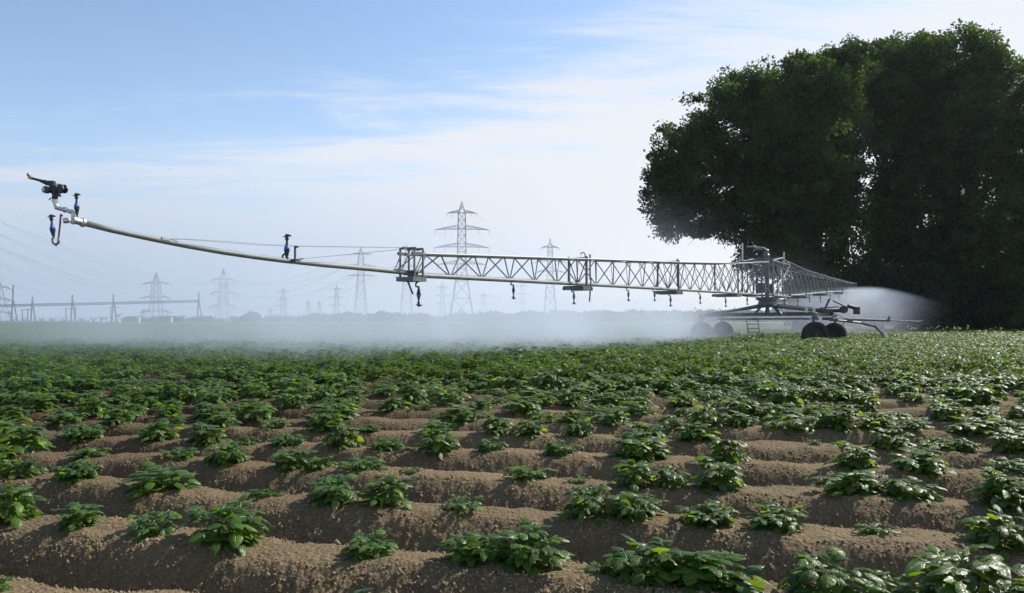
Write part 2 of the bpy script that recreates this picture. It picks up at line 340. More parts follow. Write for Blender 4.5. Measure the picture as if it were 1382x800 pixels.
def make_plant(seed, nst, R, H, lf, nu, nv, leafiness=1.0):
    """returns leaf arrays and stem polylines; stands at the origin"""
    r = np.random.default_rng(seed)
    P, D, N_, L_, W_, dr, fo, tint = [], [], [], [], [], [], [], []
    stems = []
    def leafl(p, d, nrm, ln, droop):
        d = d / np.linalg.norm(d)
        P.append(p); D.append(d); N_.append(nrm + r.normal(0, .25, 3)); L_.append(ln); W_.append(ln * r.uniform(.27, .36)); dr.append(droop); fo.append(r.uniform(.1, .5)); tint.append(r.uniform(0, 1))
    for s in range(nst):
        az = 2 * math.pi * (s + r.uniform(-.3, .3)) / nst * 1.0 + seed; out = r.uniform(.25, 1.0) * R * .62
        hh = H * r.uniform(.65, 1.05) * (1 - .25 * out / R)
        c = np.array([math.cos(az), math.sin(az), 0])
        base = c * .02; top = c * out + np.array([0, 0, hh])
        mid = c * out * .35 + np.array([0, 0, hh * .6])
        pts = [base, .25 * base + .5 * mid + .25 * top, top]
        stems.append((pts, .0035))
        nl = int(round(r.integers(5, 8) * leafiness))
        for j in range(nl):
            tpos = (j + 1) / nl; p0 = (1 - tpos) ** 2 * base + 2 * tpos * (1 - tpos) * mid + tpos ** 2 * top
            la = az + j * 2.4 + r.uniform(-.5, .5)
            young = tpos > .68
            ll = lf * (2.0 - 1.0 * tpos) * r.uniform(.8, 1.15) * (.8 if young else 1)
            el = r.uniform(.0, .75) if not young else r.uniform(.5, 1.35)
            cd = np.array([math.cos(la), math.sin(la), 0]); cd = cd + c * .6; cd /= np.linalg.norm(cd)
            # rachis arches out and down
            rp = []
            for q in np.linspace(0, 1, 5):
                a = el - q * r.uniform(.9, 1.3)
                rp.append(a)
            pt = p0.copy(); rachis = [pt.copy()]; dirs = []
            for a in rp[:4]:
                dv = cd * math.cos(a) + np.array([0, 0, math.sin(a)]); pt = pt + dv * ll / 4; rachis.append(pt.copy()); dirs.append(dv)
            stems.append((rachis, .0018))
            dv = dirs[-1]; up = np.array([0, 0, 1.0]) - dv * dv[2]
            leafl(rachis[-1], dv, up, lf * r.uniform(.95, 1.35), r.uniform(.4, 1.1))
            for k, sz in ((3, .95), (2, .75), (1, .5)):
                if sz < .6 and r.random() < .5: continue
                for sg in (-1, 1):
                    if r.random() < .08: continue
                    dvk = dirs[k - 1]; sd = np.cross(dvk, [0, 0, 1.0]); sd /= np.linalg.norm(sd)
                    dd = dvk * r.uniform(.35, .7) + sd * sg + np.array([0, 0, r.uniform(-.25, .15)])
                    up = np.array([0, 0, 1.0]) + sd * sg * .35 + dvk * r.uniform(-.1, .3)
                    leafl(rachis[k] , dd, up, lf * sz * r.uniform(.85, 1.15), r.uniform(.2, .9))
    a_ = lambda q: np.array(q)
    P = a_(P); zlow = .012 + .02 * r.random(len(P)); P[:, 2] = np.maximum(P[:, 2], zlow)
    V, F, uv = blades(P, a_(D), a_(N_), a_(L_), a_(W_), a_(dr), a_(fo), nu, nv, r)
    V[:, 2] = np.maximum(V[:, 2], -.03)
    return V, F, uv, np.repeat(a_(tint), (nu + 1) * (nv + 1)), stems

# kinds: bushy, spreading, young, sparse.  each is about 0.40 m across before scaling
KINDS = [("bushy", 9, .20, .17, .062, 1.0), ("bushy", 8, .21, .15, .066, 1.0), ("leafy", 7, .20, .13, .060, .9), ("leafy", 6, .20, .14, .068, .95),
         ("spreading", 7, .24, .11, .062, .85), ("spreading", 6, .22, .10, .058, .9), ("sparse", 4, .18, .09, .055, .75), ("young", 5, .16, .12, .050, .8)]
KINDS += [("bushy", 10, .23, .14, .058, .95), ("bushy", 7, .20, .18, .070, .9), ("leafy", 8, .22, .11, .056, .95), ("leafy", 5, .19, .15, .072, 1.0), ("spreading", 8, .25, .10, .055, .8), ("spreading", 5, .23, .12, .066, .8)]
ALT = {0: 8, 1: 9, 2: 10, 3: 11, 4: 12, 5: 13}
PROTO = []
for i, (kn, nst, R, H, lf, lv) in enumerate(KINDS):
    V, F, uv, tn, stems = make_plant(100 + i * 7, nst, R, H, lf, 4, 5, lv)
    me = np_mesh("leaves", V, F, M_POT, uv, smooth=True, link=False, rnd=tn)
    mb = MB()
    for pts, rr in stems: mb.path(pts, rr, 5)
    sm = bpy.data.meshes.new("stems"); sm.from_pydata([tuple(p) for p in mb.v], [], mb.f); sm.materials.append(M_STEM)
    PROTO.append((kn, me, sm))

def row_y(k, X):
    """depth of the crest of ridge k at X (bisect on the phase)"""
    X = np.atleast_1d(np.asarray(X, float)); lo = np.full(X.shape, .3); hi = np.full(X.shape, 90.)
    for _ in range(22):
        md = .5 * (lo + hi); c = row_phase(X, md)[0] < k
        lo = np.where(c, md, lo); hi = np.where(c, hi, md)
    return .5 * (lo + hi)
def on_row(k, px):
    """where the lines of sight at photo columns px cross ridge k"""
    u = (np.asarray(px, float) - 691) / FPX; X = u * (2.77 + .766 * k)
    for _ in range(14): X = .5 * X + .5 * u * row_y(k, X)
    return X, row_y(k, X)

ORD = "first second third fourth fifth sixth seventh eighth ninth tenth eleventh twelfth thirteenth fourteenth fifteenth sixteenth seventeenth eighteenth nineteenth twentieth".split()
ORD += ["twenty-" + w for w in ORD[:9]] + ["thirtieth"] + ["thirty-" + w for w in ORD[:9]] + ["fortieth"] + ["forty-" + w for w in ORD[:9]] + ["fiftieth"]
# near ridges read off the photograph: ridge index -> (column, width in photo pixels)
NEAR = {
 -1: [(2, 60), (488, 110), (548, 120)],
 0: [(22, 105), (112, 70), (213, 84), (310, 118), (500, 84), (640, 100), (712, 108), (806, 52), (868, 105), (945, 130), (1112, 130), (1205, 110), (1296, 165), (1372, 110)],
 1: [(33, 62), (106, 72), (222, 102), (357, 50), (452, 98), (522, 92), (623, 68), (792, 86), (852, 96), (952, 82), (1045, 80), (1176, 70), (1340, 104)],
 2: [(28, 96), (122, 46), (242, 56), (308, 72), (396, 66), (432, 56), (488, 64), (556, 34), (712, 66), (779, 36), (858, 84), (905, 66), (968, 86), (1150, 90), (1226, 76), (1350, 112)],
 3: [(8, 56), (116, 58), (214, 60), (278, 66), (333, 34), (390, 52), (464, 70), (524, 50), (590, 74), (663, 46), (757, 50), (862, 84), (978, 78), (1152, 72), (1240, 90), (1358, 64)],
 4: [(12, 60), (90, 56), (160, 50), (232, 46), (300, 56), (372, 44), (440, 60), (500, 36), (588, 46), (668, 60), (714, 58), (780, 56), (868, 74), (938, 66), (1098, 24), (1130, 28), (1200, 70), (1262, 52), (1300, 40), (1362, 62)],
}
plants = []     # (k, X, Y, scale, kind)
r = np.random.default_rng(77)
for k, lst in NEAR.items():
    XS, YS_ = on_row(k, [q[0] for q in lst])
    for (px, w), X, Y in zip(lst, XS, YS_):
        X = float(X); Y = float(Y); wid = w / FPX * Y * 1.0
        if wid > .27: kd = int(r.choice([0, 1, 1, 3]))
        elif wid > .19: kd = int(r.choice([2, 3, 4, 0]))
        elif wid > .13: kd = int(r.choice([5, 7, 4]))
        else: kd = int(r.choice([6, 7]))
        base_w = [.47, .50, .47, .50, .53, .49, .42, .38][kd]
        plants.append((k, X, Y, min(1.3, wid / base_w * (1.2 if k or px < 850 else 1.34)), kd))
far_plants = []
kmax = 0
for k in range(-1, 90):
    yc = 2.77 + .766 * k
    if yc < 0.9: continue
    half = .78 * yc + 1.0
    xs_ = []
    x = -half + r.uniform(0, .3)
    while x < half:
        x += r.uniform(.24, .44) if k < 8 else r.uniform(.20, .36); xs_.append(x)
    dens = np.interp(k, [4, 8, 14, 24], [.78, .92, .98, 1.0])
    for x, yrow in zip(xs_, row_y(k, xs_)):
        if r.random() > dens: continue
        Y = float(yrow) + r.uniform(-.04, .04); upx = 691 + FPX * x / Y
        inv = -12 < upx < 1394
        if k <= 4:
            if inv or abs(upx - 691) > 900: continue
            far_plants.append((k, x, Y, r.uniform(.55, 1.0), int(r.integers(0, 8)))); continue
        size = r.uniform(.55, .98) * np.interp(k, [5, 12], [1.16, 1.34])
        kd = int(r.choice([0, 1, 2, 3, 4, 5, 7], p=[.22, .2, .18, .16, .1, .08, .06]))
        if r.random() < .1: size *= .6
        if inv and k <= 9 + 2: plants.append((k, x, Y, size, kd))
        else: far_plants.append((k, x, Y, size, kd))
plants.sort(key=lambda p: p[2])
for p in plants[300:]: far_plants.append(p)
plants = plants[:300]
byrow = {}
for p in plants: byrow.setdefault(p[0], []).append(p)
SIZEW = [(.40, "small"), (.62, "modest"), (.85, "broad"), (9, "large")]
for k, lst in sorted(byrow.items()):
    lst.sort(key=lambda p: p[1] / p[2])
    for j, (_, X, Y, s, kd) in enumerate(lst):
        if r.random() < .5: kd = ALT.get(kd, kd)
        kn, me, sm = PROTO[kd]
        sw = next(w for t, w in SIZEW if s < t)
        z = float(ground_z(X, Y, False)) - .008
        rt = empty("potato_plant", (X, Y, z), f"{sw} {kn} potato plant, {ORD[j]} from the gun's side on the {ORD[k + 1]} ridge back", "potato plant", "potato plants on the near ridges")
        rt.rotation_euler = (0, 0, r.uniform(0, 6.28)); zs = s * r.uniform(.70, 1.02); rt.scale = (s * r.uniform(.98, 1.4), s * r.uniform(.88, 1.08), zs)
        for nm, data in (("leaves", me), ("stems", sm)):
            o = bpy.data.objects.new(nm, data); COL.objects.link(o); o.parent = rt

# the rest of the crop: one mass
LOD1 = [make_plant(100 + i * 7, k[1], k[2], k[3], k[4], 2, 2, k[5])[:4] for i, k in enumerate(KINDS)]
LOD2 = [make_plant(100 + i * 7, max(4, k[1] - 2), k[2], k[3], k[4] * 1.35, 1, 2, k[5] * .6)[:4] for i, k in enumerate(KINDS)]
LOD3 = [make_plant(300 + i * 7, 4, k[2] * 1.15, k[3], k[4] * 1.7, 1, 1, .5)[:4] for i, k in enumerate(KINDS)]
VV, FF, UU, TN = [], [], [], []; off = 0
def put(lod, X, Y, z, s, ang):
    global off
    V, F, uv, tn = lod; c, q = math.cos(ang), math.sin(ang)
    W_ = np.empty_like(V); W_[:, 0] = (V[:, 0] * c - V[:, 1] * q) * s + X; W_[:, 1] = (V[:, 0] * q + V[:, 1] * c) * s + Y; W_[:, 2] = V[:, 2] * s + z
    VV.append(W_); FF.append(F + off); UU.append(uv); TN.append(tn); off += len(V)
fp = np.array([(p[1], p[2]) for p in far_plants]); fz = ground_z(fp[:, 0], fp[:, 1], False)
for (k, X, Y, s, kd), z in zip(far_plants, fz):
    lod = LOD1 if Y < 16 else (LOD2 if Y < 58 else LOD3)
    put(lod[kd], X, Y, float(z) - .005, s * (1.0 if Y < 34 else r.uniform(.75, 1.3)), r.uniform(0, 6.28))
# beyond 70 m: rows close up, larger tufts stand for neighbouring plants
y = 70.
while y < 268:
    half = .76 * y + 4; step = .62 if y < 130 else 1.1
    n = int(2 * half / step)
    for x in np.linspace(-half, half, n) + r.uniform(-.3, .3, n):
        put(LOD3[int(r.integers(0, 8))], float(x), y + r.uniform(-.4, .4), RH * .8, (1.35 if y < 130 else 2.2) * r.uniform(.8, 1.15), r.uniform(0, 6.28))
    y += 1.15 if y < 130 else 3.0
M_POTF = leaf_mat("potato_crop_leaf", (.010, .040, .004), (.078, .165, .016), gloss=.42, trans=.38)
M_POTF.node_tree.nodes['Principled BSDF'].inputs['Specular IOR Level'].default_value = .32
crop = np_mesh("potato_crop", np.concatenate(VV), np.concatenate(FF), M_POTF, np.concatenate(UU), smooth=True, rnd=np.concatenate(TN))
tag(crop, "dense green potato crop filling the field behind the near ridges", "potato crop", None, 'stuff')
print("crop verts", off, "near plants", len(plants))
del VV, FF, UU, TN

def grass_mat():
    m = mat("meadow_grass", (.045, .085, .022), .9, noise=(.06, .3)); return m
mv = np.array([(x, y, RH * .8 + .06) for y in (266., 500., 900., 1900.) for x in (-1650., 0., 1650.)])
mf = np.array([(i * 3 + j, i * 3 + j + 1, i * 3 + j + 4, i * 3 + j + 3) for i in range(3) for j in range(2)])
tag(np_mesh("meadow", mv, mf, grass_mat()), "green meadow beyond the end of the crop", None, None, 'structure')

# stones and clods lying on the near ridges
M_CLOD = mat("clod", (.20, .155, .086), .95, noise=(25, .35))
mb_n = 0
cv, cf = [], []; o2 = 0
ico_v = None
import bmesh
bm = bmesh.new(); bmesh.ops.create_icosphere(bm, subdivisions=1, radius=1.0); bm.verts.ensure_lookup_table()
ico_v = np.array([v.co[:] for v in bm.verts]); ico_f = np.array([[v.index for v in f.verts] for f in bm.faces]); bm.free()
oct_v = np.array([(1, 0, 0), (-1, 0, 0), (0, 1, 0), (0, -1, 0), (0, 0, 1), (0, 0, -1)], float)
oct_f = np.array([(0, 2, 4), (2, 1, 4), (1, 3, 4), (3, 0, 4), (2, 0, 5), (1, 2, 5), (3, 1, 5), (0, 3, 5)])
n = 210000
cy_ = 1.7 + 8.3 * r.random(n) ** 1.7; cx_ = (r.random(n) * 2 - 1) * .70 * cy_
ph, _ = row_phase(cx_, cy_); c_ = .5 + .5 * np.cos(2 * math.pi * ph)
patch = .5 + .5 * vnoise(cx_ * 1.6, cy_ * 1.6, 21)
keep = r.random(n) < np.where(c_ > .82, .05, 1.0) * (.25 + .9 * patch); cx_, cy_, c_ = cx_[keep], cy_[keep], c_[keep]
cz_ = ground_z(cx_, cy_); sz = np.exp(r.normal(-5.42, .38, len(cx_))); sz = np.where(c_ > .82, np.minimum(sz, .006), sz)
cv = (oct_v[None] * r.uniform(.6, 1.25, (len(cx_), 6, 1)) * sz[:, None, None] + r.normal(0, .12, (len(cx_), 6, 3)) * sz[:, None, None] + np.stack([cx_, cy_, cz_ + sz * .15], -1)[:, None, :]).reshape(-1, 3)
cf = (oct_f[None] + (np.arange(len(cx_)) * 6)[:, None, None]).reshape(-1, 3)
tag(np_mesh("soil_crumbs", cv, cf, M_CLOD), "loose crumbs and small clods of dry soil on the ridge flanks", "soil crumbs", None, 'stuff')

# ------------------------------------------------------------------ haze and spray
def vol_box(name, lo, hi, m):
    mb = MB(); mb.box([(a + b) / 2 for a, b in zip(lo, hi)], [b - a for a, b in zip(lo, hi)]); return mb.build(name, m)
m = bpy.data.materials.new("haze"); m.use_nodes = True; m.node_tree.nodes.clear()
o_ = m.node_tree.nodes.new('ShaderNodeOutputMaterial'); pv = m.node_tree.nodes.new('ShaderNodeVolumePrincipled')
pv.inputs['Color'].default_value = (.80, .88, 1, 1); pv.inputs['Density'].default_value = .00012; pv.inputs['Anisotropy'].default_value = .3
m.node_tree.links.new(pv.outputs[0], o_.inputs['Volume'])
haze = vol_box("haze", (-1700, -40, -1.2), (1700, 2000, 75), m); tag(haze, "thin blue haze over the whole field", "haze", None, 'stuff')

# boom frame: centre, direction towards the far wing, sideways direction (towards the back left)
BC = Vector((10.9, 34.0, 0)); BD = Vector((.52, .854, 0)).normalized(); BN = Vector((-BD.y, BD.x, 0)); BZ = Vector((0, 0, 1))

def mist_mat():
    m = bpy.data.materials.new("spray_mist"); m.use_nodes = True; t = m.node_tree; t.nodes.clear(); N, L = t.nodes, t.links
    out = N.new('ShaderNodeOutputMaterial'); vol = N.new('ShaderNodeVolumePrincipled')
    vol.inputs['Color'].default_value = (.76, .86, 1, 1); vol.inputs['Anisotropy'].default_value = .3
    tc = N.new('ShaderNodeTexCoord'); sp = N.new('ShaderNodeSeparateXYZ'); L.new(tc.outputs['Object'], sp.inputs[0])
    def mt(op, a, b=None, c=None, cl=False):
        n = N.new('ShaderNodeMath'); n.operation = op; n.use_clamp = cl
        for i, v in enumerate((a, b, c)):
            if v is None: continue
            if isinstance(v, (int, float)): n.inputs[i].default_value = v
            else: L.new(v, n.inputs[i])
        return n.outputs[0]
    def mr(v, a, b, c, d, sm=True):
        n = N.new('ShaderNodeMapRange'); n.interpolation_type = 'SMOOTHSTEP' if sm else 'LINEAR'; L.new(v, n.inputs[0])
        for i, q in enumerate((a, b, c, d)): n.inputs[i + 1].default_value = q
        return n.outputs[0]
    u, v, z = sp.outputs            # u along the boom (0 = cart), v behind it, z above the ground
    ns = N.new('ShaderNodeTexNoise'); ns.inputs['Scale'].default_value = .3; ns.inputs['Detail'].default_value = 4; L.new(tc.outputs['Object'], ns.inputs['Vector'])
    nf = mr(ns.outputs[0], .3, .72, .3, 1.7)
    start = mr(v, -.4, 2.2, 0, 1)
    decay = mt('POWER', 2.718, mt('MULTIPLY', mt('MAXIMUM', v, 0), -1 / 7.5))
    zdec = mt('POWER', 2.718, mt('MULTIPLY', mt('MAXIMUM', mt('SUBTRACT', z, 1.2), 0), -1 / 1.5))
    ua = mt('MINIMUM', mr(u, -26, -14, .03, 1), mr(u, 22, 31, 1, 0))
    ub = mr(u, -9, 1, 1, .16)
    edge = mt('MULTIPLY', mr(v, 15, 30, 1, 0), mr(z, 3.0, 6.5, 1, 0))
    d = mt('MULTIPLY', mt('MULTIPLY', start, decay), mt('MULTIPLY', zdec, nf))
    d = mt('MULTIPLY', mt('MULTIPLY', d, mt('MULTIPLY', ua, ub)), edge)
    low = mt('MULTIPLY_ADD', mt('POWER', 2.718, mt('MULTIPLY', mt('MAXIMUM', v, 0), -1 / 5)), mr(z, 2.6, .4, 0, .09), .15)
    d = mt('MULTIPLY', d, low)
    # fine drift hanging higher up
    hi = mt('MULTIPLY', mt('MULTIPLY', mr(v, 0, 6, 0, 1), mr(v, 12, 28, 1, 0)), mt('MULTIPLY', mr(z, 0.5, 8.5, 1, 0), mt('MULTIPLY', mr(u, -28, -19, .04, 1), mr(u, -20, -11, 1, 0))))
    d = mt('MULTIPLY_ADD', hi, mt('MULTIPLY', nf, .060), d)
    # the jet of the far end gun: a plume along the far wing, blown across its line of sight
    gv = mt('DIVIDE', mt('ADD', v, .6), 2.6); gv = mt('POWER', 2.718, mt('MULTIPLY', mt('MULTIPLY', gv, gv), -1.0))
    top = mt('ADD', mr(u, 8, 24, 1.9, 3.35), mr(v, -7, -1, -1.2, 0))
    zz_ = mt('SUBTRACT', top, z); zj = mt('MULTIPLY', mr(zz_, -.12, .25, 0, 1), mt('POWER', 2.718, mt('MULTIPLY', mt('MAXIMUM', zz_, 0), -.55)))
    uj = mt('MULTIPLY', mr(u, 8, 20, 0, 1), mr(u, 27, 33, 1, 0))
    vj = mr(v, -6.5, -2.5, 0, 1)
    d2 = mt('MULTIPLY', mt('MULTIPLY', mt('MULTIPLY', gv, vj), mt('MULTIPLY', zj, uj)), mt('MULTIPLY', nf, .20))
    d = mt('ADD', d, d2)
    L.new(d, vol.inputs['Density']); L.new(vol.outputs[0], out.inputs['Volume'])
    return m
mb = MB(); mb.box((1.0, 11, 7), (68, 40, 14))
mist = mb.build("spray_mist", mist_mat()); mist.location = BC; mist.rotation_euler = (0, 0, math.atan2(BD.y, BD.x))
tag(mist, "white drifting water mist under and behind the irrigation boom", "mist", None, 'stuff')

# ------------------------------------------------------------------ irrigation boom cart
M_GALV = mat("galvanised_steel", (.19, .205, .21), .6, .2, noise=(8, .25))
M_PIPE = mat("weathered_pipe", (.17, .195, .19), .62, .1, noise=(5, .25))
M_GREY = mat("grey_steel", (.14, .155, .165), .5, .3, noise=(6, .25))
M_DARK = mat("dark_iron", (.05, .055, .06), .5, .3, noise=(15, .3))
M_RUB = mat("tyre_rubber", (.035, .033, .032), .85, noise=(12, .4), bump=.004)
M_RIM = mat("wheel_rim", (.40, .47, .45), .6, .1, noise=(9, .25))
M_BLUE = mat("blue_plastic", (.03, .14, .50), .4)
M_BLACK = mat("black_plastic", (.018, .019, .022), .45)
M_MAROON = mat("maroon_hose", (.16, .05, .06), .5)
M_WIRE = mat("steel_cable", (.16, .16, .17), .5, .5)
M_BRASS = mat("brass_nozzle", (.65, .33, .08), .35, .8)
M_ZINC = mat("bright_zinc", (.48, .49, .50), .35, .7)

boom = empty("irrigation_boom", (BC.x, BC.y, 0.0), "wide grey wheeled irrigation boom with lattice arms spraying mist over the field", "irrigation boom")
def SP(s, w, z): return BC + BD * s + BN * w + BZ * z      # s along the boom, w sideways, z height over the furrow
def boom_s(px):
    rr = (px - 691) / FPX; return -(BC.x - BC.y * rr) / (BD.x - BD.y * rr)
def bot_z(s):
    if s > 0: return CZ + float(np.interp(s, [0, 6, 14.4, 24.1, 30], [1.06, 1.27, 1.68, 2.06, 2.3]))
    return CZ + float(np.interp(abs(s), [0, 6, 12, 18, 24.1, 30], [1.08, 1.03, .95, .87, .775, 1.09]))
def hgt(s):
    if s > 0: return float(np.interp(s, [0, 2, 6, 14.4, 24.1], [1.55, 1.5, 1.22, .80, .48]))
    return float(np.interp(abs(s), [0, 3, 6, 12, 18, 24.1], [1.42, 1.25, 1.04, .79, .57, .35]))
def wid(s): return float(np.interp(abs(s), [0, 6, 12, 18, 24.1], [1.0, .85, .65, .46, .30]))

def truss_section(s0, s1, n):
    mb = MB(); ds = (s1 - s0) / n
    ch = .022
    B = [SP(s0 + i * ds, 0, bot_z(s0 + i * ds)) for i in range(n + 1)]
    def T(s, sg): return SP(s, sg * wid(s) / 2, bot_z(s) + hgt(s))
    mb.path(B, .045, 10)
    for sg in (-1, 1):
        nodes = [s0] + [s0 + (i + .5) * ds for i in range(n)] + [s1]
        mb.path([T(s, sg) for s in nodes], ch, 7)
        for i in range(n):
            sm_ = s0 + (i + .5) * ds; t = T(sm_, sg)
            for b in (B[i], B[i + 1]):
                d = (t - b); mb.tube(b + d * .02, t, .0135, 5)
    for i in range(n):
        sm_ = s0 + (i + .5) * ds; mb.tube(T(sm_, -1), T(sm_, 1), .012, 5)
        if i < n - 1: mb.tube(T(sm_, -1 if i % 2 else 1), T(sm_ + ds, 1 if i % 2 else -1), .010, 5)
    return mb
def joint_frame(s, outer=False):
    mb = MB(); w = wid(s) / 2; zb, zt = bot_z(s), bot_z(s) + hgt(s); L = .30
    for sg in (-1, 1):
        mb.box(SP(s, sg * w, (zb + zt) / 2 + .02), (.045, .045, zt - zb + .10), (BD, BN, BZ))
        mb.tube(SP(s, sg * w, zt), SP(s, 0, zb), .014, 5)
    mb.tube(SP(s, -w, zt + .03), SP(s, w, zt + .03), .02, 6)
    mb.box(SP(s, 0, zb - .075), (.52, 2 * w + .04, .035), (BD, BN, BZ))
    for q in (-.24, .24): mb.box(SP(s + q, 0, zb - .12), (.03, 2 * w + .08, .07), (BD, BN, BZ))
    for sg in (-1, 1): mb.box(SP(s, sg * (w + .01), zb - .11), (.5, .02, .07), (BD, BN, BZ))
    return mb
for sgn in (-1, 1):
    for a, b in ((1.6, 6), (6, 12), (12, 18), (18, 24.1)):
        n = 5 if a < 2 else 6
        truss_section(sgn * a, sgn * b, n).build("truss_section", M_GALV, boom, smooth=False)
    for s in (6, 12, 18): joint_frame(sgn * s).build("joint_frame", M_GREY, boom)

# king frame in the middle, raised and wider, carried on a turret
mb = MB(); zt = CZ + 2.58; zb = CZ + 1.05
cor = [SP(a, b, 0) for a, b in ((-1.6, -.62), (1.6, -.62), (1.6, .62), (-1.6, .62))]
for i, c in enumerate(cor):
    d = cor[(i + 1) % 4]
    mb.tube(c + BZ * zb, c + BZ * (zt - .12), .035, 6)
    mb.tube(c + BZ * zb, d + BZ * zb, .035, 6)
    mb.tube(c + BZ * (zt - .12), d + BZ * (zt - .12), .03, 6)
    mb.tube(c + BZ * zb, d + BZ * (zt - .12), .018, 5); mb.tube(d + BZ * zb, c + BZ * (zt - .12), .018, 5)
for sg in (-1, 1):
    pk = SP(.15, sg * .62, zt + .10)
    mb.tube(SP(-1.6, sg * .62, zt - .12), pk, .03, 6); mb.tube(pk, SP(1.6, sg * .62, zt - .12), .03, 6); mb.tube(pk, SP(.15, sg * .62, zb), .03, 6)
    mb.tube(SP(-.8, sg * .62, zb), SP(-.8, sg * .62, zt), .022, 6); mb.tube(SP(.8, sg * .62, zb), SP(.8, sg * .62, zt), .022, 6)
mb.tube(SP(.15, -.62, zt + .10), SP(.15, .62, zt + .10), .03, 6)
mb.build("centre_frame", M_GALV, boom)
mb = MB()
for x in (-.9, .35): mb.box(SP(x, 0, CZ + 1.38), (.22, .3, .42), (BD, BN, BZ))
mb.tube(SP(0, 0, zb - .1), SP(0, 0, zt), .09, 12)
mb.tube(SP(-.5, .3, zb), SP(-.5, .3, zt - .2), .05, 10)
mb.build("control_cabinet", M_GREY, boom)
mb = MB(); mb.lathe(SP(0, 0, CZ + .60), (0, 0, 1), [(0, .50), (.06, .52), (.10, .40), (.28, .36), (.30, .48), (.38, .48)], 20)
mb.build("turret_ring", M_GREY, boom)

# chassis. ends: rear left (misted) and front right
EL_, ER_ = Vector((9.9, 39.5, 0)), Vector((12.9, 32.9, 0)); CM = (EL_ + ER_) / 2
cdv = (ER_ - EL_).normalized(); cdn = Vector((-cdv.y, cdv.x, 0))
TP = Vector((BC.x, BC.y, 0))
mb = MB()
zc = CZ + .30
for sg in (-.32, .32):
    mb.box((EL_ + ER_) / 2 + cdn * sg + BZ * zc, ((ER_ - EL_).length + .3, .10, .15), (cdv, cdn, BZ))
    mb.box((EL_ * .52 + ER_ * .48) + cdn * sg * .8 + BZ * (zc - .21), ((ER_ - EL_).length * .75, .06, .07), (cdv, cdn, BZ))
for q in (.04, .3, .5, .7, .96): mb.box(EL_.lerp(ER_, q) + BZ * (zc - .02), (.08, .72, .08), (cdv, cdn, BZ))
mb.build("chassis_beam", M_GREY, boom)
mb = MB()
for sg in (-.28, .28):
    mb.tube(TP + BN * sg + BZ * (CZ + .68), EL_ + cdn * sg + BZ * (zc + .05), .06, 6)
    mb.tube(TP - BN * sg + BZ * (CZ + .68), ER_ + cdn * sg + BZ * (zc + .12), .065, 6)
for a in range(6):
    t = a * math.pi / 3 + .3; e = Vector((math.cos(t), math.sin(t), 0))
    mb.tube(TP + e * .30 + BZ * (CZ + .62), TP + e * .62 + BZ * (zc - .02), .045, 6)
mb.build("turret_brace", M_GREY, boom)

def wheel(c, rad, wd, axis, name="wheel"):
    e = MB(); ax = Vector(axis).normalized(); c = Vector(c); h = wd / 2
    prof = [(-h * .55, rad * .56), (-h * .9, rad * .66), (-h, rad * .84), (-h * .82, rad * .965), (0, rad), (h * .82, rad * .965), (h, rad * .84), (h * .9, rad * .66), (h * .55, rad * .56)]
    e.lathe(c, ax, prof, 40)
    a = ax.orthogonal().normalized(); b = ax.cross(a)
    for i in range(26):                                       # tread lugs
        for sg in (-1, 1):
            t = 2 * math.pi * (i + (.5 if sg > 0 else 0)) / 26; rd = a * math.cos(t) + b * math.sin(t); tg = ax.cross(rd)
            e.box(c + rd * (rad * 1.0) + ax * (sg * h * .45), (wd * .46, .035, rad * .07), ((ax + tg * .5 * sg).normalized(), tg, rd))
    w_ = bpy.data.objects.new(name, None); COL.objects.link(w_); w_.parent = boom; w_.location = c - Vector(boom.location)
    e.build("tyre", M_RUB, w_, smooth=False)
    g = MB(); g.lathe(c, ax, [(-h * .5, rad * .57), (-h * .45, rad * .5), (-h * .15, rad * .42), (-h * .1, rad * .16), (-h * .5, rad * .13), (-h * .52, 0.01)], 28)
    g.lathe(c, -ax, [(-h * .5, rad * .57), (-h * .45, rad * .5), (-h * .15, rad * .42), (-h * .1, rad * .16), (-h * .5, rad * .13), (-h * .52, 0.01)], 28)
    for i in range(6):
        t = i * math.pi / 3; g.tube(c + (a * math.cos(t) + b * math.sin(t)) * rad * .22 - ax * h * .35, c + (a * math.cos(t) + b * math.sin(t)) * rad * .22 + ax * h * .35, .014, 6)
    g.build("rim", M_RIM, w_, smooth=False)
    return w_
WH = [(at(1100, 433, 31.8), (.10, 1, 0), .50), (at(1126, 433, 33.6), (.55, 1, 0), .48), (at(947, 433, 38.6), (.05, 1, 0), .50), (at(975, 433, 39.6), (.1, 1, 0), .50)]
for p, ax, rad in WH:
    c = Vector((p.x, p.y, rad + .02)); w_ = wheel(c, rad, .36, ax); mbf = MB()
    a = Vector(ax).normalized()
    top = Vector((c.x, c.y, c.z + rad + .10))
    for sg in (1,): mbf.box(Vector((c.x, c.y, c.z + rad * .55)) + a * (sg * .23), (.09, .05, rad + .14), (BZ.cross(a), a, BZ))
    mbf.box(top + BZ * .04, (.13, .56, .12), (BZ.cross(a), a, BZ))
    mbf.tube(c - a * .25, c + a * .25, .035, 8)
    mbf.lathe(top + BZ * .06, (0, 0, 1), [(0, .10), (.22, .10), (.24, .06)], 12)
    mbf.build("wheel_fork", M_GREY, w_)
for i, j in ((0, 1), (2, 3)):
    p, q = WH[i][0], WH[j][0]; p = Vector((p.x, p.y, zc - .04)); q = Vector((q.x, q.y, zc - .04)); d = (q - p).normalized()
    mbf = MB(); mbf.box((p + q) / 2, ((q - p).length + .3, .14, .14), (d, BZ.cross(d), BZ))
    mbf.build("axle_beam", M_GREY, boom)
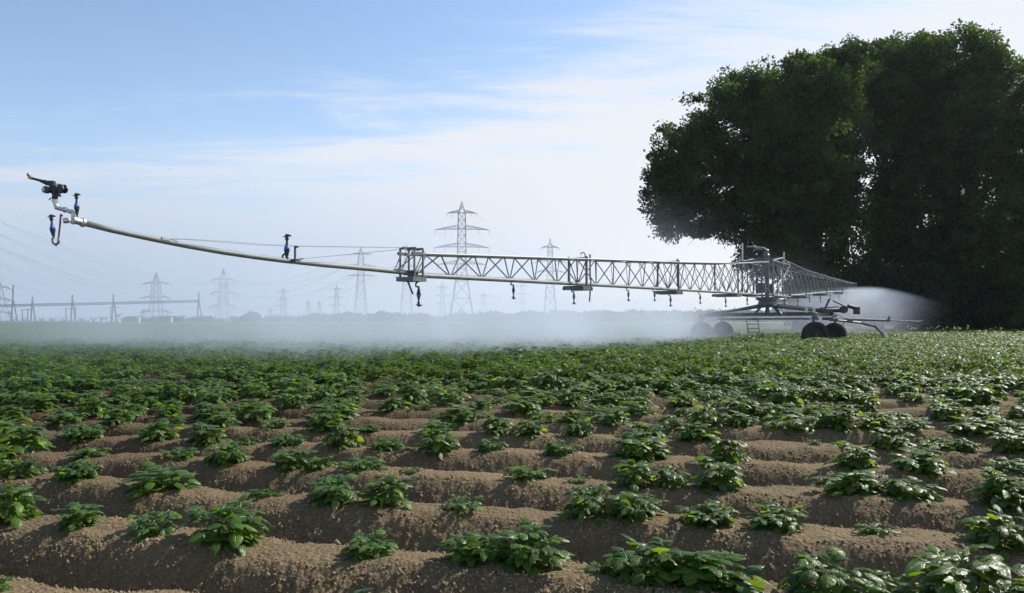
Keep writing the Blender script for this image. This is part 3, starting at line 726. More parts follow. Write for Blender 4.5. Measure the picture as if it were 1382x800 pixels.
# clutter over the front wheels: winch, valves, levers
mb = MB(); c = Vector((13.0, 32.6, zc + .12))
mb.box(c, (1.2, .4, .13), (Vector((.9, .43, 0)).normalized(), Vector((-.43, .9, 0)).normalized(), BZ))
mb.lathe(c + Vector((.45, -.35, .04)), (.2, 1, 0), [(0, .15), (.03, .15), (.04, .08), (.2, .08), (.21, .15), (.24, .15)], 18); mb.tube(c + Vector((-.5, -.2, .1)), c + Vector((.3, -.2, .16)), .025, 6)
mb.tube(c + Vector((-.2, 0, .05)), c + Vector((0, 0, .48)), .04, 6); mb.tube(c + Vector((.15, 0, .42)), c + Vector((.75, 0, .12)), .035, 6)
mb.tube(c + Vector((.75, 0, .2)), c + Vector((1.1, 0, .1)), .09, 10); mb.box(c + Vector((1.1, 0, 0)), (.16, .3, .3))
mb.build("winch", M_DARK, boom)
mb = MB()
for q in (.75, 1.05): mb.box(c + Vector((-q, -.28, .02)), (.12, .03, .2))
mb.build("marker_plate", mat("marker_plate", (.75, .62, .5), .5), boom)
# tow bar and jack leg
mb = MB(); a = at(1124, 430, 33); b = at(1200, 432.2, 33); e = at(1243, 434, 33); j0 = at(1162, 435.5, 32.6)
mb.path([at(1110, 430, 33.2), a, b], .06, 6); mb.tube(b, e, .028, 6); mb.tube(at(1118, 431, 32.4), j0, .05, 6); mb.tube(j0, at(1183, 441, 32.3), .05, 6)
mb.box(b + BZ * .06, (.06, .06, .22)); mb.lathe(e - Vector((.03, 0, 0)), (1, 0, 0), [(0, .05), (.06, .05)], 10)
mb.build("tow_bar", M_GREY, boom)
mb = MB(); mb.tube(at(1180, 439, 32.3), at(1192, 451, 32.2), .055, 8); mb.tube(at(1188, 447, 32.25), at(1195, 455, 32.2), .035, 8); mb.box(at(1196, 457, 32.2), (.22, .22, .03))
mb.build("jack_leg", M_GALV, boom)
mb = MB(); mb.path([at(1129, 424, 33), at(1139, 429, 32.9), at(1152, 432, 32.8)], .012, 6); mb.path([at(1142, 432, 32.8), at(1137, 438, 32.7), at(1128, 442, 32.8)], .015, 6)
mb.build("hose", M_BLACK, boom)
# ladder
mb = MB(); l0, l1, r0, r1 = at(1007, 429, 36), at(1010, 449.5, 35.6), at(1022, 429, 35.6), at(1025.5, 449.5, 35.2)
mb.tube(l0, l1, .022, 6); mb.tube(r0, r1, .022, 6)
for q in (.12, .40, .68, .96): mb.box(l0.lerp(l1, q).lerp(r0.lerp(r1, q), .5), ((r0 - l0).length, .09, .03), ((r0 - l0).normalized(), BZ.cross((r0 - l0).normalized()), BZ))
mb.build("ladder", M_GALV, boom)
# upright tubes over the centre
for px, y0, y1, D in ((1002, 328, 358, 33.2), (1058, 340, 358, 35)):
    mb = MB(); mb.tube(at(px, y0, D), at(px, y1, D), .035, 8); mb.build("upright_tube", M_ZINC, boom)
# big sprinkler in the centre
mb = MB(); c = at(1034.5, 352, 34)
mb.lathe(c, (0, 0, 1), [(0, .10), (.16, .10), (.2, .14), (.26, .14), (.3, .10), (.46, .11), (.5, .07)], 12)
mb.path([c + BZ * .44, c + Vector((-.12, 0, .52)), at(1008, 333, 34)], .05, 8, [.06, .075, .04]); mb.tube(at(1030, 337, 34), at(1016, 331.5, 34), .03, 6)
mb.box(at(1024, 335.5, 33.95), (.35, .05, .10))
mb.build("centre_gun", M_GREY, boom)

# end frames with cable post, and the plain pipe that carries the gun
def end_frame(sgn):
    s = sgn * 24.1; zb, h = bot_z(s), hgt(s); w = wid(s) / 2; mb = MB(); e = 1 if sgn > 0 else -1
    for q in (-.0, .42):
        ss_ = s - e * .02 + e * (q - .0) * 0.55
        for sg in (-1, 1): mb.box(SP(ss_, sg * w, zb + h / 2 + .01), (.026, .026, h + .12), (BD, BN, BZ))
    mb.box(SP(s + e * .1, 0, zb + h + .085), (.44, .045, .035), (BD, BN, BZ)); mb.box(SP(s + e * .1, -w, zb + h + .0), (.34, .035, .05), (BD, BN, BZ)); mb.box(SP(s + e * .1, w, zb + h + .0), (.34, .035, .05), (BD, BN, BZ))
    for q in (0, .2): mb.tube(SP(s + e * q, -w - .02, zb + h + .085), SP(s + e * q, w + .02, zb + h + .085), .018, 6)
    mb.box(SP(s + e * .1, 0, zb - .08), (.36, 2 * w + .06, .07), (BD, BN, BZ)); mb.box(SP(s + e * .1, 0, zb + .05), (.30, 2 * w, .03), (BD, BN, BZ))
    for sg in (-1, 1):
        mb.tube(SP(s + e * .55, 0, zb + .02), SP(s + e * .22, sg * w, zb + h * .85), .010, 5)
        mb.tube(SP(s, sg * w, zb + h), SP(s + e * .22, sg * w, zb), .010, 5)
    return mb
for sgn in (-1, 1): end_frame(sgn).build("end_frame", M_GREY, boom)

pipe_px = [(100.5, 297.5), (150, 310), (200, 320.8), (250, 331), (301, 340), (345, 346.5), (387, 351.8), (440, 357.5), (500, 362.8), (545, 367.5)]
PP = []
for px, py in pipe_px:
    s = boom_s(px); D = BC.y + BD.y * s; PP.append(at(px, py, D))
PP.append(SP(-24.1, 0, bot_z(-24.1)))
mb = MB(); mb.path(PP, .035, 14, [.033, .033, .034, .034, .035, .035, .036, .037, .038, .040, .042]); mb.build("end_pipe", M_PIPE, boom, smooth=True)
mb = MB(); far_end = [SP(24.1 + q, 0, bot_z(24.1 + q)) for q in (0, 2, 4)]; mb.path(far_end, .04, 8); mb.build("end_pipe", M_GALV, boom)
Dt = PP[0].y
def pipe_at(px):
    s = boom_s(px); return BC.y + BD.y * s
# clamps and stay cables
mb = MB(); c = at(222, 322.6, pipe_at(222)); mb.box(c, (.11, .075, .028), ((PP[3] - PP[2]).normalized(), BN, (PP[3] - PP[2]).normalized().cross(BN) * -1)); mb.tube(c, at(244, 322.5, pipe_at(238)), .006, 6)
mb.build("cable_clamp", M_ZINC, boom)
mb = MB(); Dk = pipe_at(395); a = at(398.5, 350.5, Dk); b = at(398.0, 333, Dk)
mb.box((a + b) / 2, (.018, .05, (b - a).length)); mb.box(at(392, 351.5, pipe_at(391)), (.16, .09, .02)); mb.tube(at(398.5, 350, Dk), at(409, 349, Dk + .1), .008, 6)
mb.box(b + Vector((.02, 0, 0)), (.05, .06, .02))
mb.build("cable_strut", M_DARK, boom)
mb = MB()
for w in (-.07, .07):
    o = BN * w
    t1 = SP(-24.35, 0, bot_z(-24.1) + hgt(-24.1) + .09) + o; t2 = t1 - BZ * .02
    mb.path([at(244, 322.3, pipe_at(240)) + o * .5, at(300, 326.0, pipe_at(300)) + o, at(350, 330, pipe_at(350)) + o, b + BZ * .01 + o, t1], .0028, 4)
    mb.tube(at(409, 349, Dk + .1) + o * .3, t2, .0028, 4)
mb.build("stay_cable", M_WIRE, boom)

# tip: elbows, big gun, two upright sprinklers
def P(px, py, dd=0): return at(px, py, Dt + dd)
mb = MB()
mb.lathe(PP[0] + (PP[1] - PP[0]).normalized() * -.02, (PP[1] - PP[0]), [(0, .045), (.018, .045), (.019, .036), (.09, .036), (.10, .048), (.125, .048), (.126, .036)], 14)
mb.path([P(102, 297), P(99, 293), P(98.5, 287), P(96, 284)], .020, 10)
mb.path([P(97, 286), P(90, 283.5), P(81, 281.5), P(76.5, 280), P(74.5, 275), P(74, 268)], .021, 10, [.024, .021, .022, .025, .021, .024])
mb.lathe(P(74, 271), (0, 0, 1), [(-.01, .032), (.015, .032), (.016, .022), (.03, .022)], 12)
mb.lathe(P(88, 283), P(81, 281.5) - P(90, 283.5), [(-.012, .031), (.012, .031)], 12)
mb.path([P(103, 296), P(103.5, 291)], .014, 8); mb.lathe(P(88.5, 297.5), (1, .3, .1), [(-.02, .030), (.03, .030), (.04, .02)], 12)
mb.build("tip_fitting", M_ZINC, boom, smooth=False)
mb = MB(); mb.path([P(82, 291), P(80.8, 305), P(79, 322)], .010, 8); mb.path([P(84, 291), P(82, 289.5), P(82, 292)], .012, 8)
mb.build("drop_hose", M_MAROON, boom)
mb = MB(); mb.path([P(79.2, 321), P(79, 327), P(75.5, 330.5), P(71.8, 327.5), P(71, 321)], .012, 10, [.013, .015, .014, .015, .013]); mb.build("hose_bend", M_GALV, boom, smooth=True)
# the gun
gun = bpy.data.objects.new("end_gun", None); COL.objects.link(gun); gun.parent = boom; gun.location = P(74, 262) - Vector(boom.location)
mb = MB(); mb.lathe(P(74, 269), (0, 0, 1), [(0, .026), (.02, .032), (.04, .026), (.07, .036), (.09, .03), (.11, .02)], 14)
mb.path([P(74, 262), P(73, 254), P(68, 247.5), P(60, 245)], .022, 10, [.03, .032, .030, .022]); mb.box(P(70.5, 247), (.05, .05, .045)); mb.box(P(77, 263), (.06, .04, .02)); mb.tube(P(69, 267), P(66, 269.5), .006, 6); mb.tube(P(78, 264), P(82, 265), .007, 6)
mb.build("gun_body", M_BLACK, gun)
mb = MB(); mb.tube(P(66, 246.5), P(42, 240.2), .017, 10, .012); mb.tube(P(64, 250), P(54, 245), .005, 6); mb.build("barrel", M_BLACK, gun)
mb = MB(); mb.tube(P(43.5, 240.6), P(38.5, 239), .017, 10, .014); mb.build("nozzle", M_BRASS, gun)
mb = MB(); mb.box(P(37.5, 235.5), (.008, .02, .03)); mb.box(P(39, 237), (.03, .01, .01)); mb.build("jet_breaker", M_BLACK, gun)
for px, py, rr in ((80, 254.5, .047), (62.5, 256, .033)):
    mb = MB(); mb.lathe(P(px, py, -.03), (.35, 1, .1), [(0, rr * .9), (.008, rr), (.02, rr), (.024, rr * .5), (.05, rr * .5), (.055, rr), (.07, rr), (.075, rr * .5)], 20)
    c = P(px, py); 
    for i in range(14):
        t = i * 2 * math.pi / 14; mb.box(c + Vector((math.cos(t), 0, math.sin(t))) * rr, (.008, .06, .008))
    mb.build("gear_drum", M_BLACK, gun)

def sprinkler(base, up=1, k=1.0, blue=True, tilt=0.):
    """impact sprinkler: riser, blue pressure regulator, head with arm; up=-1 hangs"""
    e = bpy.data.objects.new("sprinkler", None); COL.objects.link(e); e.parent = boom; base = Vector(base); e.location = base - Vector(boom.location)
    ax = Vector((tilt, 0, up)).normalized()
    mb = MB(); mb.lathe(base, ax, [(0, .011 * k), (.03 * k, .012 * k), (.035 * k, .018 * k), (.05 * k, .018 * k), (.085 * k, .027 * k), (.105 * k, .029 * k)], 12)
    mb.lathe(base, ax, [(.145 * k, .017 * k), (.17 * k, .011 * k), (.19 * k, .011 * k), (.20 * k, .019 * k), (.215 * k, .019 * k), (.22 * k, .013 * k), (.235 * k, .013 * k)], 12)
    mb.build("sprinkler_body", M_BLACK if blue else M_GREY, e)
    mb = MB(); mb.lathe(base, ax, [(.106 * k, .028 * k), (.118 * k, .027 * k), (.146 * k, .0165 * k)], 12); mb.build("regulator", M_BLUE if blue else M_GREY, e)
    mb = MB(); t = base + ax * (.228 * k); mb.tube(t + Vector((-.035 * k, 0, 0)), t + Vector((.045 * k, 0, 0)) + ax * .01 * k, .0065 * k, 6); mb.box(t + Vector((.02 * k, 0, 0)) + ax * .012 * k, (.018 * k, .02 * k, .022 * k)); mb.lathe(t, ax, [(0, .018 * k), (.02 * k, .020 * k), (.028 * k, .010 * k)], 10)
    mb.build("swing_arm", M_BLACK, e)
sprinkler(P(104, 292), 1, .98, tilt=-.05)
sprinkler(P(72.6, 322), 1, 1.02, tilt=-.14)
c = at(387, 350, pipe_at(387)); sprinkler(c, 1, 1.38)
mb = MB(); mb.box(c + BZ * .0, (.05, .05, .05)); mb.path([c + Vector((-.05, 0, -.01)), c + Vector((-.06, 0, .05)), c + Vector((-.03, 0, .08))], .014, 8); mb.build("pipe_saddle", M_DARK, boom)
# hanging ones along both wings
for s, k in ((-24.0, 1.35), (-20.9, 1.15), (-18.2, 1.15), (-15.0, 1.15), (-13.1, 1.1), (-11.8, 1.3), (-9.0, 1.3), (-6.1, 1.3), (-3.2, 1.3), (3.2, 1.3), (6.1, 1.3), (9, 1.3), (12, 1.3), (15, 1.3), (18, 1.3), (21, 1.3), (24, 1.3)):
    z = bot_z(s) - (.13 if round(abs(s)) in (6, 12, 18, 24) else .03)
    p = SP(s, 0, z)
    mb = MB(); mb.path([p + BZ * .03, p + Vector((-.05, 0, -.01)), p + Vector((-.05, 0, -.06)), p + BZ * -.07], .016, 6); mb.build("drop_elbow", M_DARK, boom)
    sprinkler(p - BZ * .06, -1, k, blue=s < -20)
# gooseneck, posts
mb = MB(); p = SP(-17.6, 0, bot_z(-18) + hgt(-18)); mb.path([p, p + BZ * .14, p + BZ * .19 + Vector((-.03, 0, 0)), p + BZ * .19 + Vector((-.09, 0, 0)), p + BZ * .14 + Vector((-.11, 0, 0))], .014, 8); mb.build("gooseneck", M_GREY, boom)
for s in (-18, -12):
    mb = MB(); p = SP(s + .25, -.2, 0); mb.tube(p + BZ * (bot_z(s) + hgt(s) + .13), p + BZ * (bot_z(s) + .1), .02, 6); mb.build("joint_post", M_GREY, boom)
mb = MB(); p = SP(-17.8, -.25, 0); mb.tube(p + BZ * (bot_z(-18) + .14), p + BZ * (bot_z(-18) - .42) + Vector((-.04, 0, 0)), .018, 6); mb.build("prop_stand", M_GREY, boom)
mb = MB(); p = SP(-24.3, .0, bot_z(-24.1) - .11); mb.tube(p, p + Vector((.09, 0, -.22)), .016, 6); mb.build("prop_stand", M_DARK, boom)

# droplets thrown by the gun and the two tip sprinklers
M_DROP = mat("water_drop", (.92, .95, 1), .1, spec=1.0)
n = 900; r = np.random.default_rng(5)
dp = []
for i in range(n):
    px = 100 + r.normal(0, 120) if i % 3 else r.uniform(0, 620); py = 238 + abs(r.normal(0, 45)) - 30 + r.random() ** 2 * 140
    if px < -30: continue
    D = r.uniform(7.2, 13); dp.append((*at(px, py, D), np.exp(r.normal(-5.6, .4)) * .8))
for cx, cy0, sg in ((400, 317, 1), (375, 317, -1), (62, 290, -1), (520, 392, 1), (575, 391, 1)):
    for i in range(60):
        q = r.random(); px = cx + sg * q * 28; D = pipe_at(min(545, max(100, cx))); dp.append((*at(px, cy0 + r.normal(0, .6) + q * q * 2, D + r.normal(0, .03)), .0028 * r.uniform(.5, 1.2)))
for s_ in (-24, -20.9, -18.2, -15, -13.1, -11.8, -9, -6.1, -3.2, 6.1, 12, 18):
    c = SP(s_, 0, bot_z(s_) - .35)
    for i in range(260):
        az = r.uniform(0, 6.283); q = r.random() ** .8 * 2.6; e = c + Vector((math.cos(az) * q, math.sin(az) * q, .16 * q - .17 * q * q + r.normal(0, .02)))
        if e.z > .4: dp.append((*e, .0042 * r.uniform(.6, 1.4)))
dp = np.array(dp)
V = (ico_v[None] * dp[:, 3][:, None, None] + dp[:, None, :3]).reshape(-1, 3); F = (ico_f[None] + (np.arange(len(dp)) * len(ico_v))[:, None, None]).reshape(-1, 3)
tag(np_mesh("water_drops", V, F, M_DROP, smooth=True), "scattered bright water drops flying off the pipe-end sprinklers", "water drops", None, 'stuff')

# ------------------------------------------------------------------ pylons
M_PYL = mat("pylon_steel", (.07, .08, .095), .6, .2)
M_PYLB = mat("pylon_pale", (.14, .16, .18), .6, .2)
def band_mat():
    m = mat("pylon_red_white", (.5, .5, .5), .6); t = m.node_tree; b = t.nodes['Principled BSDF']; tcn = t.nodes.new('ShaderNodeTexCoord'); sp = t.nodes.new('ShaderNodeSeparateXYZ')
    t.links.new(tcn.outputs['Object'], sp.inputs[0]); w = t.nodes.new('ShaderNodeMath'); w.operation = 'PINGPONG'; w.inputs[1].default_value = 5.5; t.links.new(sp.outputs[2], w.inputs[0])
    g = t.nodes.new('ShaderNodeMath'); g.operation = 'GREATER_THAN'; g.inputs[1].default_value = 2.75; t.links.new(w.outputs[0], g.inputs[0])
    mx = t.nodes.new('ShaderNodeMix'); mx.data_type = 'RGBA'; t.links.new(g.outputs[0], mx.inputs[0]); mx.inputs[6].default_value = (.40, .42, .44, 1); mx.inputs[7].default_value = (.30, .075, .065, 1)
    t.links.new(mx.outputs[2], b.inputs['Base Color']); return m
M_BAND = band_mat()
M_INS = mat("insulator_glass", (.10, .12, .13), .3)
def pylon(px, top, D, base_w, neck_w, arms, label, mt=M_PYL, th=.16, turn=0., waist=.5, bow=0.):
    """arms: (photo row, half width px)"""
    b = at(px, 433, D); b.z = 0; H = at(px, top, D).z; k = D / FPX
    root = empty("electricity_pylon", b, label, "pylon", "lattice pylons across the plain")
    bw, nw = base_w * k / 2, neck_w * k / 2
    za = [at(px, a[0], D).z for a in arms]; zt = max(za); zl = min(za) if za else H * .7
    def hw(z):
        if z > zt: return max(.05, nw * .9 * (1 - (z - zt) / (H - zt)))
        if z > H * waist: return nw * (1 + .25 * (zt - z) / (zt - H * waist + .01))
        return nw * 1.25 + (bw - nw * 1.25) * (1 - z / (H * waist)) ** 1.1
    X, Y = Vector((math.cos(turn), math.sin(turn), 0)), Vector((-math.sin(turn), math.cos(turn), 0))
    def C(i, z): sx, sy = ((-1, -1), (1, -1), (1, 1), (-1, 1))[i]; h = hw(z); return b + X * (sx * h) + Y * (sy * h) + BZ * z
    zs = [0]; 
    while zs[-1] < H * .97: zs.append(min(H, zs[-1] + max(1.6, hw(zs[-1]) * 2.0)))
    zs[-1] = H
    mb = MB()
    for q in range(len(zs) - 1):
        for i in range(4):
            mb.tube(C(i, zs[q]), C(i, zs[q + 1]), th, 4, cap=False)
            j = (i + 1) % 4
            mb.tube(C(i, zs[q]), C(j, zs[q + 1]), th * .5, 3, cap=False); mb.tube(C(j, zs[q]), C(i, zs[q + 1]), th * .5, 3, cap=False)
            if q: mb.tube(C(i, zs[q]), C(j, zs[q]), th * .5, 3, cap=False)
    mb.build("mast", mt, root)
    tips = []
    for (row, half), z in zip(arms, za):
        L_ = half * k; mb = MB(); mi = MB()
        for sx in (-1, 1):
            e = b + X * (sx * L_) + BZ * (z - bow * L_); rt = hw(z); tips.append(e - BZ * .06 * L_ * 0)
            up = z + min(L_ * .10 + .4, 2.2)
            mid = .5
            for sy in (-1, 1):
                r0 = b + X * (sx * rt) + Y * (sy * rt) + BZ * z; r1 = b + X * (sx * rt) + Y * (sy * rt) + BZ * up
                mL = r0.lerp(e, mid) + BZ * (bow * L_ * .35); mU = r1.lerp(e, mid) + BZ * (bow * L_ * .35)
                mb.path([r0, mL, e], th * .65, 3); mb.path([r1, mU, e], th * .65, 3)
                n = 5
                for q in range(n):
                    f0, f1 = q / n, (q + .5) / n
                    def lw(f): return r0.lerp(mL, f / mid) if f < mid else mL.lerp(e, (f - mid) / (1 - mid))
                    def uw(f): return r1.lerp(mU, f / mid) if f < mid else mU.lerp(e, (f - mid) / (1 - mid))
                    mb.tube(lw(f0), uw(f1), th * .4, 3, cap=False); mb.tube(uw(f1), lw(min(1, (q + 1) / n)), th * .4, 3, cap=False)
            for f in (1.0, .55):
                p = b.lerp(b, 0) + X * (sx * (rt + (L_ - rt) * f)) + BZ * (z - bow * L_ * f * .6 - .1)
                mi.tube(p, p - BZ * (min(2.4, L_ * .28)), th * .55, 4)
        for sy in (-1, 1): mb.tube(b + X * -hw(z) + Y * (sy * hw(z)) + BZ * z, b + X * hw(z) + Y * (sy * hw(z)) + BZ * z, th * .6, 4)
        mb.build("crossarm", mt, root); mi.build("insulator", M_INS, root)
    return b, tips
PY = {}
PY['a'] = pylon(210, 367, 640, 17, 8.5, [(382, 20), (401, 21), (420, 22)], "grey lattice pylon standing behind the long switchyard beam", th=.22, bow=.10, waist=.42)
PY['b'] = pylon(301, 362, 600, 17, 8.0, [(377, 18), (395, 19), (413, 20)], "red and white banded lattice pylon with three bowed arms", M_BAND, th=.21, bow=.10, waist=.42)
PY['c'] = pylon(623, 272, 370, 34, 9.5, [(287, 20), (309, 37), (333, 37), (356, 33)], "tallest grey pylon with four wide arms above the lattice truss", th=.19, waist=.45, bow=.03)
PY['d'] = pylon(742.5, 322, 520, 19, 6.0, [(333.5, 13), (352, 22), (366, 22)], "grey pylon with a short top arm rising over the truss near the gooseneck", th=.22, bow=.12, waist=.6)
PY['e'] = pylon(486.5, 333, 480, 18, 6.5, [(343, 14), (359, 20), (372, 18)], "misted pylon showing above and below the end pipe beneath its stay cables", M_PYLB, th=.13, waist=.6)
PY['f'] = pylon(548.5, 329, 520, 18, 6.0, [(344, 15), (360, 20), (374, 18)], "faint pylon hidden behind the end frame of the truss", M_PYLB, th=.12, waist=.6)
pylon(382, 387, 900, 8, 4.0, [(393, 9), (404, 10), (413, 10)], "thin distant pylon between the lone bush and the upright sprinkler", th=.22)
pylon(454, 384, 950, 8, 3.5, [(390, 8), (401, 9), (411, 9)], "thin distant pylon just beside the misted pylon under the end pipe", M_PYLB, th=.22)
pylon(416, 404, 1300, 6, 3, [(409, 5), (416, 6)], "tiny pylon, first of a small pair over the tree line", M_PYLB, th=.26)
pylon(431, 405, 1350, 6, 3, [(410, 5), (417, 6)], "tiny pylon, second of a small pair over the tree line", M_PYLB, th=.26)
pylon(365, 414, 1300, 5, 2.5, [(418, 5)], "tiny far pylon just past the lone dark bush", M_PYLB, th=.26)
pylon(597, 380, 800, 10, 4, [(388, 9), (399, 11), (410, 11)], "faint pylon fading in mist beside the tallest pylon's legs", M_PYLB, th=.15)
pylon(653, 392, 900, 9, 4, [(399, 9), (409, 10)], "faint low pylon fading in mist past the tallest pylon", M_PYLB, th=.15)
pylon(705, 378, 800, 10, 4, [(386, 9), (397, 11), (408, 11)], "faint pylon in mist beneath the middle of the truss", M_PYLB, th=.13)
PY['z'] = pylon(-4, 374, 420, 26, 9, [(388, 19), (404, 20), (422, 21)], "pylon cut by the picture's edge, its arms reaching over the switchyard", th=.15, bow=.12)
pylon(193, 416, 1100, 5, 2.5, [(420, 4)], "tiny pylon behind the switchyard beside the grey lattice pylon", M_PYLB, th=.22)

# conductors hanging between pylons and coming over from a pylon out of view
M_COND = mat("conductor", (.22, .24, .26), .5, .4)
def conductor(a, b, sag, rad, label, th1=None):
    pts = []
    for i in range(41):
        t = i / 40; p = a.lerp(b, t); p.z -= sag * 4 * t * (1 - t); pts.append(p)
    mb = MB(); mb.path(pts, rad, 4, [rad + ((th1 or rad) - rad) * i / 40 for i in range(41)])
    tag(mb.build("power_line", M_COND), label, "power line", "overhead wires over the field")
src_y = [(268, 60), (283, 62), (297, 64), (243, 70), (312, 66), (326, 68)]
lbl = "thin overhead wire slanting down across the hazy sky to the switchyard pylons"
tb = PY['b'][1]; ta = PY['a'][1]
for i, t in enumerate(tb): conductor(at(-150, 228 + 17 * (i // 2) + 6 * (i % 2), 150), t, 9, .03, lbl, .08)
for i, t in enumerate(ta): conductor(at(-150, 262 + 19 * (i // 2) + 7 * (i % 2), 150), t, 9, .03, lbl, .08)
lbl2 = "thin overhead wire strung between the banded pylon and the misted pylon"
for i, (p, q) in enumerate(zip(tb, PY['e'][1])): conductor(p, q, 9, .07, lbl2)
lbl3 = "thin overhead wire running off from the tallest pylon's arms"
for i, (p, q) in enumerate(zip(PY['c'][1][:4], PY['d'][1][:4])): conductor(p, q, 9, .03, lbl3)

# ------------------------------------------------------------------ switchyard
DS = 300.; KS = DS / FPX
M_GAN = mat("gantry_steel", (.12, .12, .15), .6, .2)
gan = empty("switchyard_gantry", at(0, 433, DS) * 1.0, "long lattice beam gantry on tall A-shaped legs behind the crop", "gantry"); gan.location.z = 0
for px, top, sp_ in ((18.3, 384, 9), (44, 400, 7), (98, 398, 7), (153.3, 397, 7), (268.5, 394, 7)):
    mb = MB(); b = at(px, 433, DS); b.z = 0; ap = at(px, (top * .45 + 433 * .55) + (-12 if px > 20 else -6), DS)
    mb.tube(at(px - sp_ * .35, 436, DS), at(px, top, DS), .28, 6); mb.tube(at(px + sp_ * .62, 436, DS), ap, .25, 6); mb.build("leg", M_GAN, gan)
for x0, x1, y0, y1 in ((-30, 44, 413.5, 411.5), (44, 98, 411.5, 410.5), (98, 153, 410.5, 409.2), (153, 268, 409.2, 406.3)):
    mb = MB(); a, b = at(x0, y0, DS), at(x1, y1, DS)
    n = int((x1 - x0) / 3.2); o = (Vector((0, -.4, .42)), Vector((0, .4, .42)), Vector((0, 0, -.42)))
    for q in o: mb.tube(a + q, b + q, .12, 4)
    for i in range(n):
        for (u_, v_) in ((0, 2), (1, 2), (0, 1)):
            mb.tube(a.lerp(b, i / n) + o[u_], a.lerp(b, (i + .5) / n) + o[v_], .08, 3); mb.tube(a.lerp(b, (i + .5) / n) + o[v_], a.lerp(b, (i + 1) / n) + o[u_], .08, 3)
    mb.build("lattice_beam", M_GAN, gan)
for i, (x0, x1, top) in enumerate(((30, 37.5, 418), (89, 102, 416), (149.5, 156, 415))):
    mb = MB(); mb.tube(at(x0, 436, DS + 15), at(x0, top, DS + 15), .2, 5); mb.tube(at(x1, 436, DS + 15), at(x1, top - 2, DS + 15), .2, 5); mb.tube(at(x0 - 1, top, DS + 15), at(x1 + 6, top - .5, DS + 15), .13, 5)
    tag(mb.build("busbar_portal", M_GAN), ["small steel portal between the two first gantry legs", "small steel portal beside the third gantry leg", "small steel portal beside the fourth gantry leg"][i], "portal", "small portals in the switchyard")
M_WHITE = mat("white_enamel", (.50, .52, .52), .5)
M_CONC = mat("pale_concrete", (.55, .56, .55), .8, noise=(2, .2))
names = ["beside the first tall gantry leg", "between the small portal and the second leg", "just past the second gantry leg", "second past the second gantry leg", "just before the third gantry leg", "just past the third gantry leg",
         "second past the third gantry leg", "halfway from the third to the fourth leg", "close before the fourth gantry leg", "leaning large beside the fourth gantry leg", "standing alone by the last gantry leg"]
for i, (px, y0, s) in enumerate(((18, 433, 1), (33, 433, 1), (56, 433, 1.1), (71, 433, 1.1), (87, 433, 1.1), (110, 433, 1.1), (126, 433, 1.2), (137, 432, 1.1), (142, 431, 1.0), (159.5, 427, 1.25), (248, 428, 1.0))):
    c = at(px, y0, DS - 10); base = Vector((c.x, c.y, 0)); root = empty("disconnector", base, "V-shaped switch on a post " + names[i], "disconnector switch", "V-shaped switches in the switchyard")
    mb = MB(); mb.tube(base, c, .16, 6); mb.build("post", M_WHITE if i % 2 else M_GAN, root)
    for sg in (-1, 1): mb = MB(); mb.tube(c, c + Vector((sg * .85 * s, 0, .95 * s)), .22 * s, 6, .15 * s); mb.build("insulator_arm", M_INS, root)
cab = ["pale cabinet between the second and third gantry legs", "pale cabinet under the third gantry leg", "pale transformer box before the fourth gantry leg", "pale cabinet right under the fourth gantry leg", "pale box halfway along the longest beam", "pale box behind the banded pylon's side of the beam", "pale box just past the first small portal"]
for i, (px, top, w) in enumerate(((77, 433, 2), (92, 433, 2), (139, 428, 3), (161, 432, 2.4), (187, 428, 4), (231, 428, 3.2), (54, 434, 1.6))):
    mb = MB(); c = at(px, top, DS - 6); h = c.z; mb.box((c.x, c.y, h / 2 * .96), (w * KS, 1.2, h * .92)); mb.box((c.x, c.y, h * .97), (w * KS * 1.12, 1.4, .12)); mb.box((c.x, c.y - .62, h * .5), (w * KS * .5, .05, h * .4))
    tag(mb.build("equipment_cabinet", M_WHITE), cab[i], "cabinet", "pale switchyard cabinets")
mb = MB(); a, b = at(-40, 436.5, DS - 22), at(122, 436.5, DS - 22); mb.box(((a.x + b.x) / 2, DS - 22, .7), (b.x - a.x, .25, .8)); mb.box(((a.x + b.x) / 2, DS - 22, 1.14), (b.x - a.x, .35, .08))
tag(mb.build("boundary_wall", M_CONC), "low pale wall along the foot of the switchyard", "wall")
mb = MB()
for i in range(60):
    x = -34 + i * 3.6; q = at(x, 433, DS - 16); mb.tube((q.x, q.y, 0), (q.x, q.y, 2.6), .05, 4)
for z in (.9, 1.7, 2.5): q0, q1 = at(-34, 433, DS - 16), at(180, 433, DS - 16); mb.tube((q0.x, q0.y, z), (q1.x, q1.y, z), .03, 3)
tag(mb.build("wire_fence", M_GAN), "thin wire fence with slim posts in front of the switchyard", "fence")

